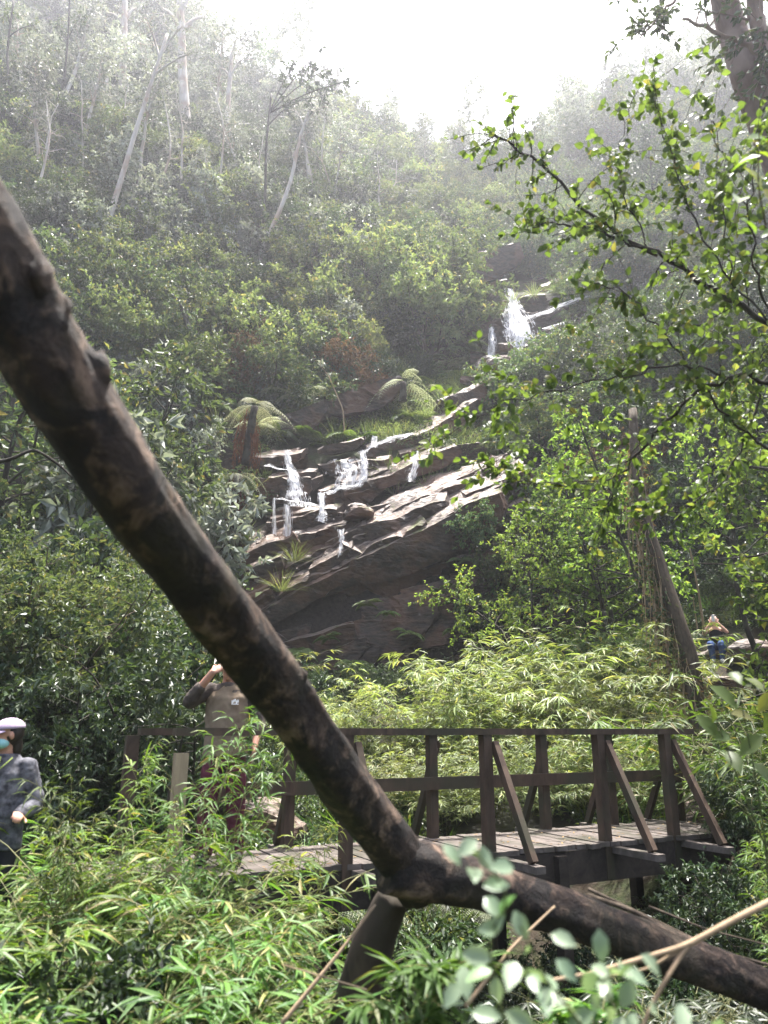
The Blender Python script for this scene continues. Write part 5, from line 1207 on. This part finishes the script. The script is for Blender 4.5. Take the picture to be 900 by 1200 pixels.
j_ = MB(); limb(j_, [(-.12, .01, 1.37), RA[0], RA[1], (-.14, -.19, 1.03)], [.065, .074, .062, .046]); limb(j_, [(.12, .01, 1.37), LA[0], LA[1], (.205, -.13, 1.075)], [.065, .074, .062, .046])
loft(j_, [((0, .01, .84), .185, .135), ((0, .01, 1.02), .168, .132), ((0, .01, 1.22), .182, .140), ((0, .01, 1.34), .178, .125), ((0, .01, 1.41), .12, .09), ((0, .01, 1.47), .075, .072)]); o = remesh(j_, 'jacket', M['jacket'], t, .010, 3); wrinkle(o, .012, 13, 7)
z_ = MB(); z_.tube(np.array([(-.01, -.075, 1.45), (.0, -.128, 1.36), (.004, -.150, 1.22), (.0, -.146, 1.06), (-.012, -.150, .86)]), .0075, 7, True); z_.build('zip', M['zip'], t, True)
for q in (-1, 1):
    z_ = MB(); z_.tube(np.array([(.0, -.130, 1.355), (q * .045, -.112, 1.40), (q * .075, -.070, 1.445)]), .005, 6, True); z_.build('collar_piping', M['zip'], t, True)
p_ = MB(); loft(p_, [((0, .01, .78), .165, .115), ((0, .01, .86), .175, .12), ((0, .01, .94), .16, .11)])
for P in LG: limb(p_, P, [.098, .074, .060])
remesh(p_, 'trousers', M['black'], t, .012, 3)
for P in LG:
    s_ = MB(); limb(s_, [(P[2][0], .06, .05), (P[2][0] * 1.1, -.12, .045)], [.05, .045]); remesh(s_, 'shoe', M['boots'], t, .011, 3)
h_ = MB(); ell(h_, W_(0, -.03, .01), (.084, .084, .088), Mx); ell(h_, W_(.02, -.062, -.08), (.06, .05, .09), Mx); remesh(h_, 'hair', M['hair'], t, .009, 2); eyes(t, W_, Mx)
c_ = MB(); th = np.linspace(0, math.pi / 2, 8); m_ = MB(); loft(m_, [((0, 0, math.sin(a)), math.cos(a) + .001, math.cos(a) + .001) for a in th], 24); c_.add((m_.v[0] * np.array([.092, .107, .078])) @ Mx.T + W_(0, -.012, .042), m_.q[0], m_.t[0])
# curved brim: top and bottom sheets with a rim
u = np.linspace(-1, 1, 15); f_ = np.linspace(0, 1, 6); V = []
for lay in (0, -.004):
    for a in f_:
        for q in u: V.append(W_(q * .082 * (1 - .25 * a ** 2), .060 * math.sqrt(max(0, 1 - q * q * .6)) + a * .085 * math.sqrt(max(.0, 1 - q * q * .75)), .046 - .012 * a - .016 * q * q + lay))
V = np.array(V); k = np.arange(5)[:, None] * 15 + np.arange(14)[None]; q1 = np.stack([k, k + 1, k + 16, k + 15], -1).reshape(-1, 4); e = np.arange(14); q3 = np.stack([75 + e, 76 + e, 166 + e, 165 + e], -1)
c_.add(V, np.vstack([q1, q1[:, ::-1] + 90, q3])); c_.build('cap', M['lav'], t, True)
k_ = MB(); ell(k_, W_(0, .040, -.052), (.064, .066, .046), Mx); remesh(k_, 'mask', M['mask'], t, .006, 2)
tag(t, 'person in lavender cap, teal face mask and grey patterned jacket', 'person')

# the seated person far on the right, both hands up at the face
sp_ = at(842, 768, 17.9); zf = at(834, 777, 17.6)[2]
t = empty('person', (sp_[0], sp_[1], zf), R(-28)); b = MB()
W_, Mx = head(b, (0, -.04, 1.06), (0, -1, -.05)); limb(b, [(0, .02, .86), (0, 0, .98)], [.052, .048])
loft(b, [((0, .08, .34), .13, .11), ((0, .08, .42), .17, .125), ((0, .06, .56), .14, .10), ((0, .04, .70), .15, .11), ((0, .03, .82), .155, .095), ((0, .02, .88), .09, .065), ((0, .02, .91), .05, .05)])
RA = [(-.155, .02, .83), (-.27, -.14, .70), (-.07, -.20, .97)]; LA = [(.155, .02, .83), (.27, -.14, .72), (.07, -.20, .97)]
for A, sd in ((RA, 1), (LA, -1)): limb(b, A, [.05, .040, .028]); hand(b, A[-1], (-.25 * -sd, .05, 1), (sd * .4, .9, 0), sd, .4)
LG = [[(s * .09, .06, .40), (s * .12, -.38, .46), (s * .10, -.30, .07)] for s in (-1, 1)]
for P in LG: limb(b, P, [.085, .058, .042]); limb(b, [(P[2][0], P[2][1] + .03, .04), (P[2][0], P[2][1] - .14, .035)], [.04, .034])
remesh(b, 'body', M['skinpale'], t, .010, 4)
v_ = MB(); loft(v_, [((0, .08, .38), .175, .13), ((0, .06, .56), .155, .115), ((0, .04, .70), .165, .125), ((0, .03, .80), .14, .10), ((0, .03, .84), .10, .085)]); remesh(v_, 'tank_top', M['black'], t, .012, 3)
p_ = MB(); loft(p_, [((0, .08, .30), .16, .13), ((0, .08, .40), .182, .14), ((0, .08, .46), .17, .13)])
for P in LG: limb(p_, P, [.10, .076, .058])
o = remesh(p_, 'jeans', M['jeans'], t, .012, 3); wrinkle(o, .012, 2)
for P in LG:
    s_ = MB(); limb(s_, [(P[2][0], P[2][1] + .04, .045), (P[2][0], P[2][1] - .16, .04)], [.05, .044]); remesh(s_, 'shoe', M['white'], t, .012, 3)
h_ = MB(); ell(h_, W_(0, -.022, .04), (.084, .094, .086), Mx); ell(h_, W_(0, -.06, -.05), (.08, .05, .11), Mx); remesh(h_, 'hair', M['hair'], t, .010, 2); eyes(t, W_, Mx)
tag(t, 'person seated on rocks in black top and blue jeans, hands at the face', 'person')
ph = MB(); ph.box((0, 0, 0), (.075, .010, .15)); o = ph.build('phone', M['phone']); Rz = Matrix.Rotation(R(-28), 4, 'Z'); o.location = Vector((sp_[0], sp_[1], zf)) + Rz @ Vector((0, -.235, 1.06)); o.rotation_euler = (0, 0, R(-28))
tag(o, 'small pale phone held up by the seated person', 'phone')

# ------------------------------------------------------------------ light, sky, air
SUN_EL, SUN_AZ = 77, 20            # degrees; azimuth to the right of straight ahead: the sun stands behind the hill
sd = bpy.data.lights.new('sun', 'SUN'); so = bpy.data.objects.new('sun', sd); COL.objects.link(so)
sd.energy = 5.0; sd.angle = R(1.5); sd.color = (1, .97, .93)
dv = Vector((math.sin(R(SUN_AZ)) * math.cos(R(SUN_EL)), math.cos(R(SUN_AZ)) * math.cos(R(SUN_EL)), math.sin(R(SUN_EL))))
so.rotation_euler = dv.to_track_quat('Z', 'Y').to_euler(); so.location = dv * 60
W = bpy.data.worlds.new('World'); S.world = W; W.use_nodes = True; nt_ = W.node_tree; nt_.nodes.clear()
sk = nt_.nodes.new('ShaderNodeTexSky'); sk.sky_type = 'NISHITA'; sk.sun_disc = False; sk.sun_elevation = R(SUN_EL); sk.sun_rotation = R(SUN_AZ)
sk.air_density = 1.0; sk.dust_density = 6.0; sk.ozone_density = 1.0
bg = nt_.nodes.new('ShaderNodeBackground'); bg.inputs[1].default_value = .15; ow = nt_.nodes.new('ShaderNodeOutputWorld')
nt_.links.new(sk.outputs[0], bg.inputs[0]); nt_.links.new(bg.outputs[0], ow.inputs[0])

hz = MB(); hz.box((0, 32, 48), (300, 220, 106)); N = NT('air')  # air volume added to stand in for the pale lens-flare veil
pv = N.n('ShaderNodeVolumePrincipled'); pv.inputs['Color'].default_value = (.90, .92, 1.0, 1); pv.inputs['Density'].default_value = HAZE; pv.inputs['Anisotropy'].default_value = .62
N.l(pv.outputs[0], N.out.inputs['Volume']); tag(hz.build('haze', N.m), kind='stuff')

S.render.engine = 'CYCLES'
S.view_settings.view_transform = 'Standard'; S.view_settings.look = 'None'; S.view_settings.gamma = 1; S.view_settings.exposure = EXPO; S.view_settings.use_curve_mapping = False
c_ = S.cycles; c_.max_bounces = 7; c_.diffuse_bounces = 4; c_.glossy_bounces = 2; c_.transmission_bounces = 4; c_.volume_bounces = 1; c_.transparent_max_bounces = 4
c_.caustics_reflective = False; c_.caustics_refractive = False; c_.sample_clamp_indirect = 4; c_.use_denoising = True
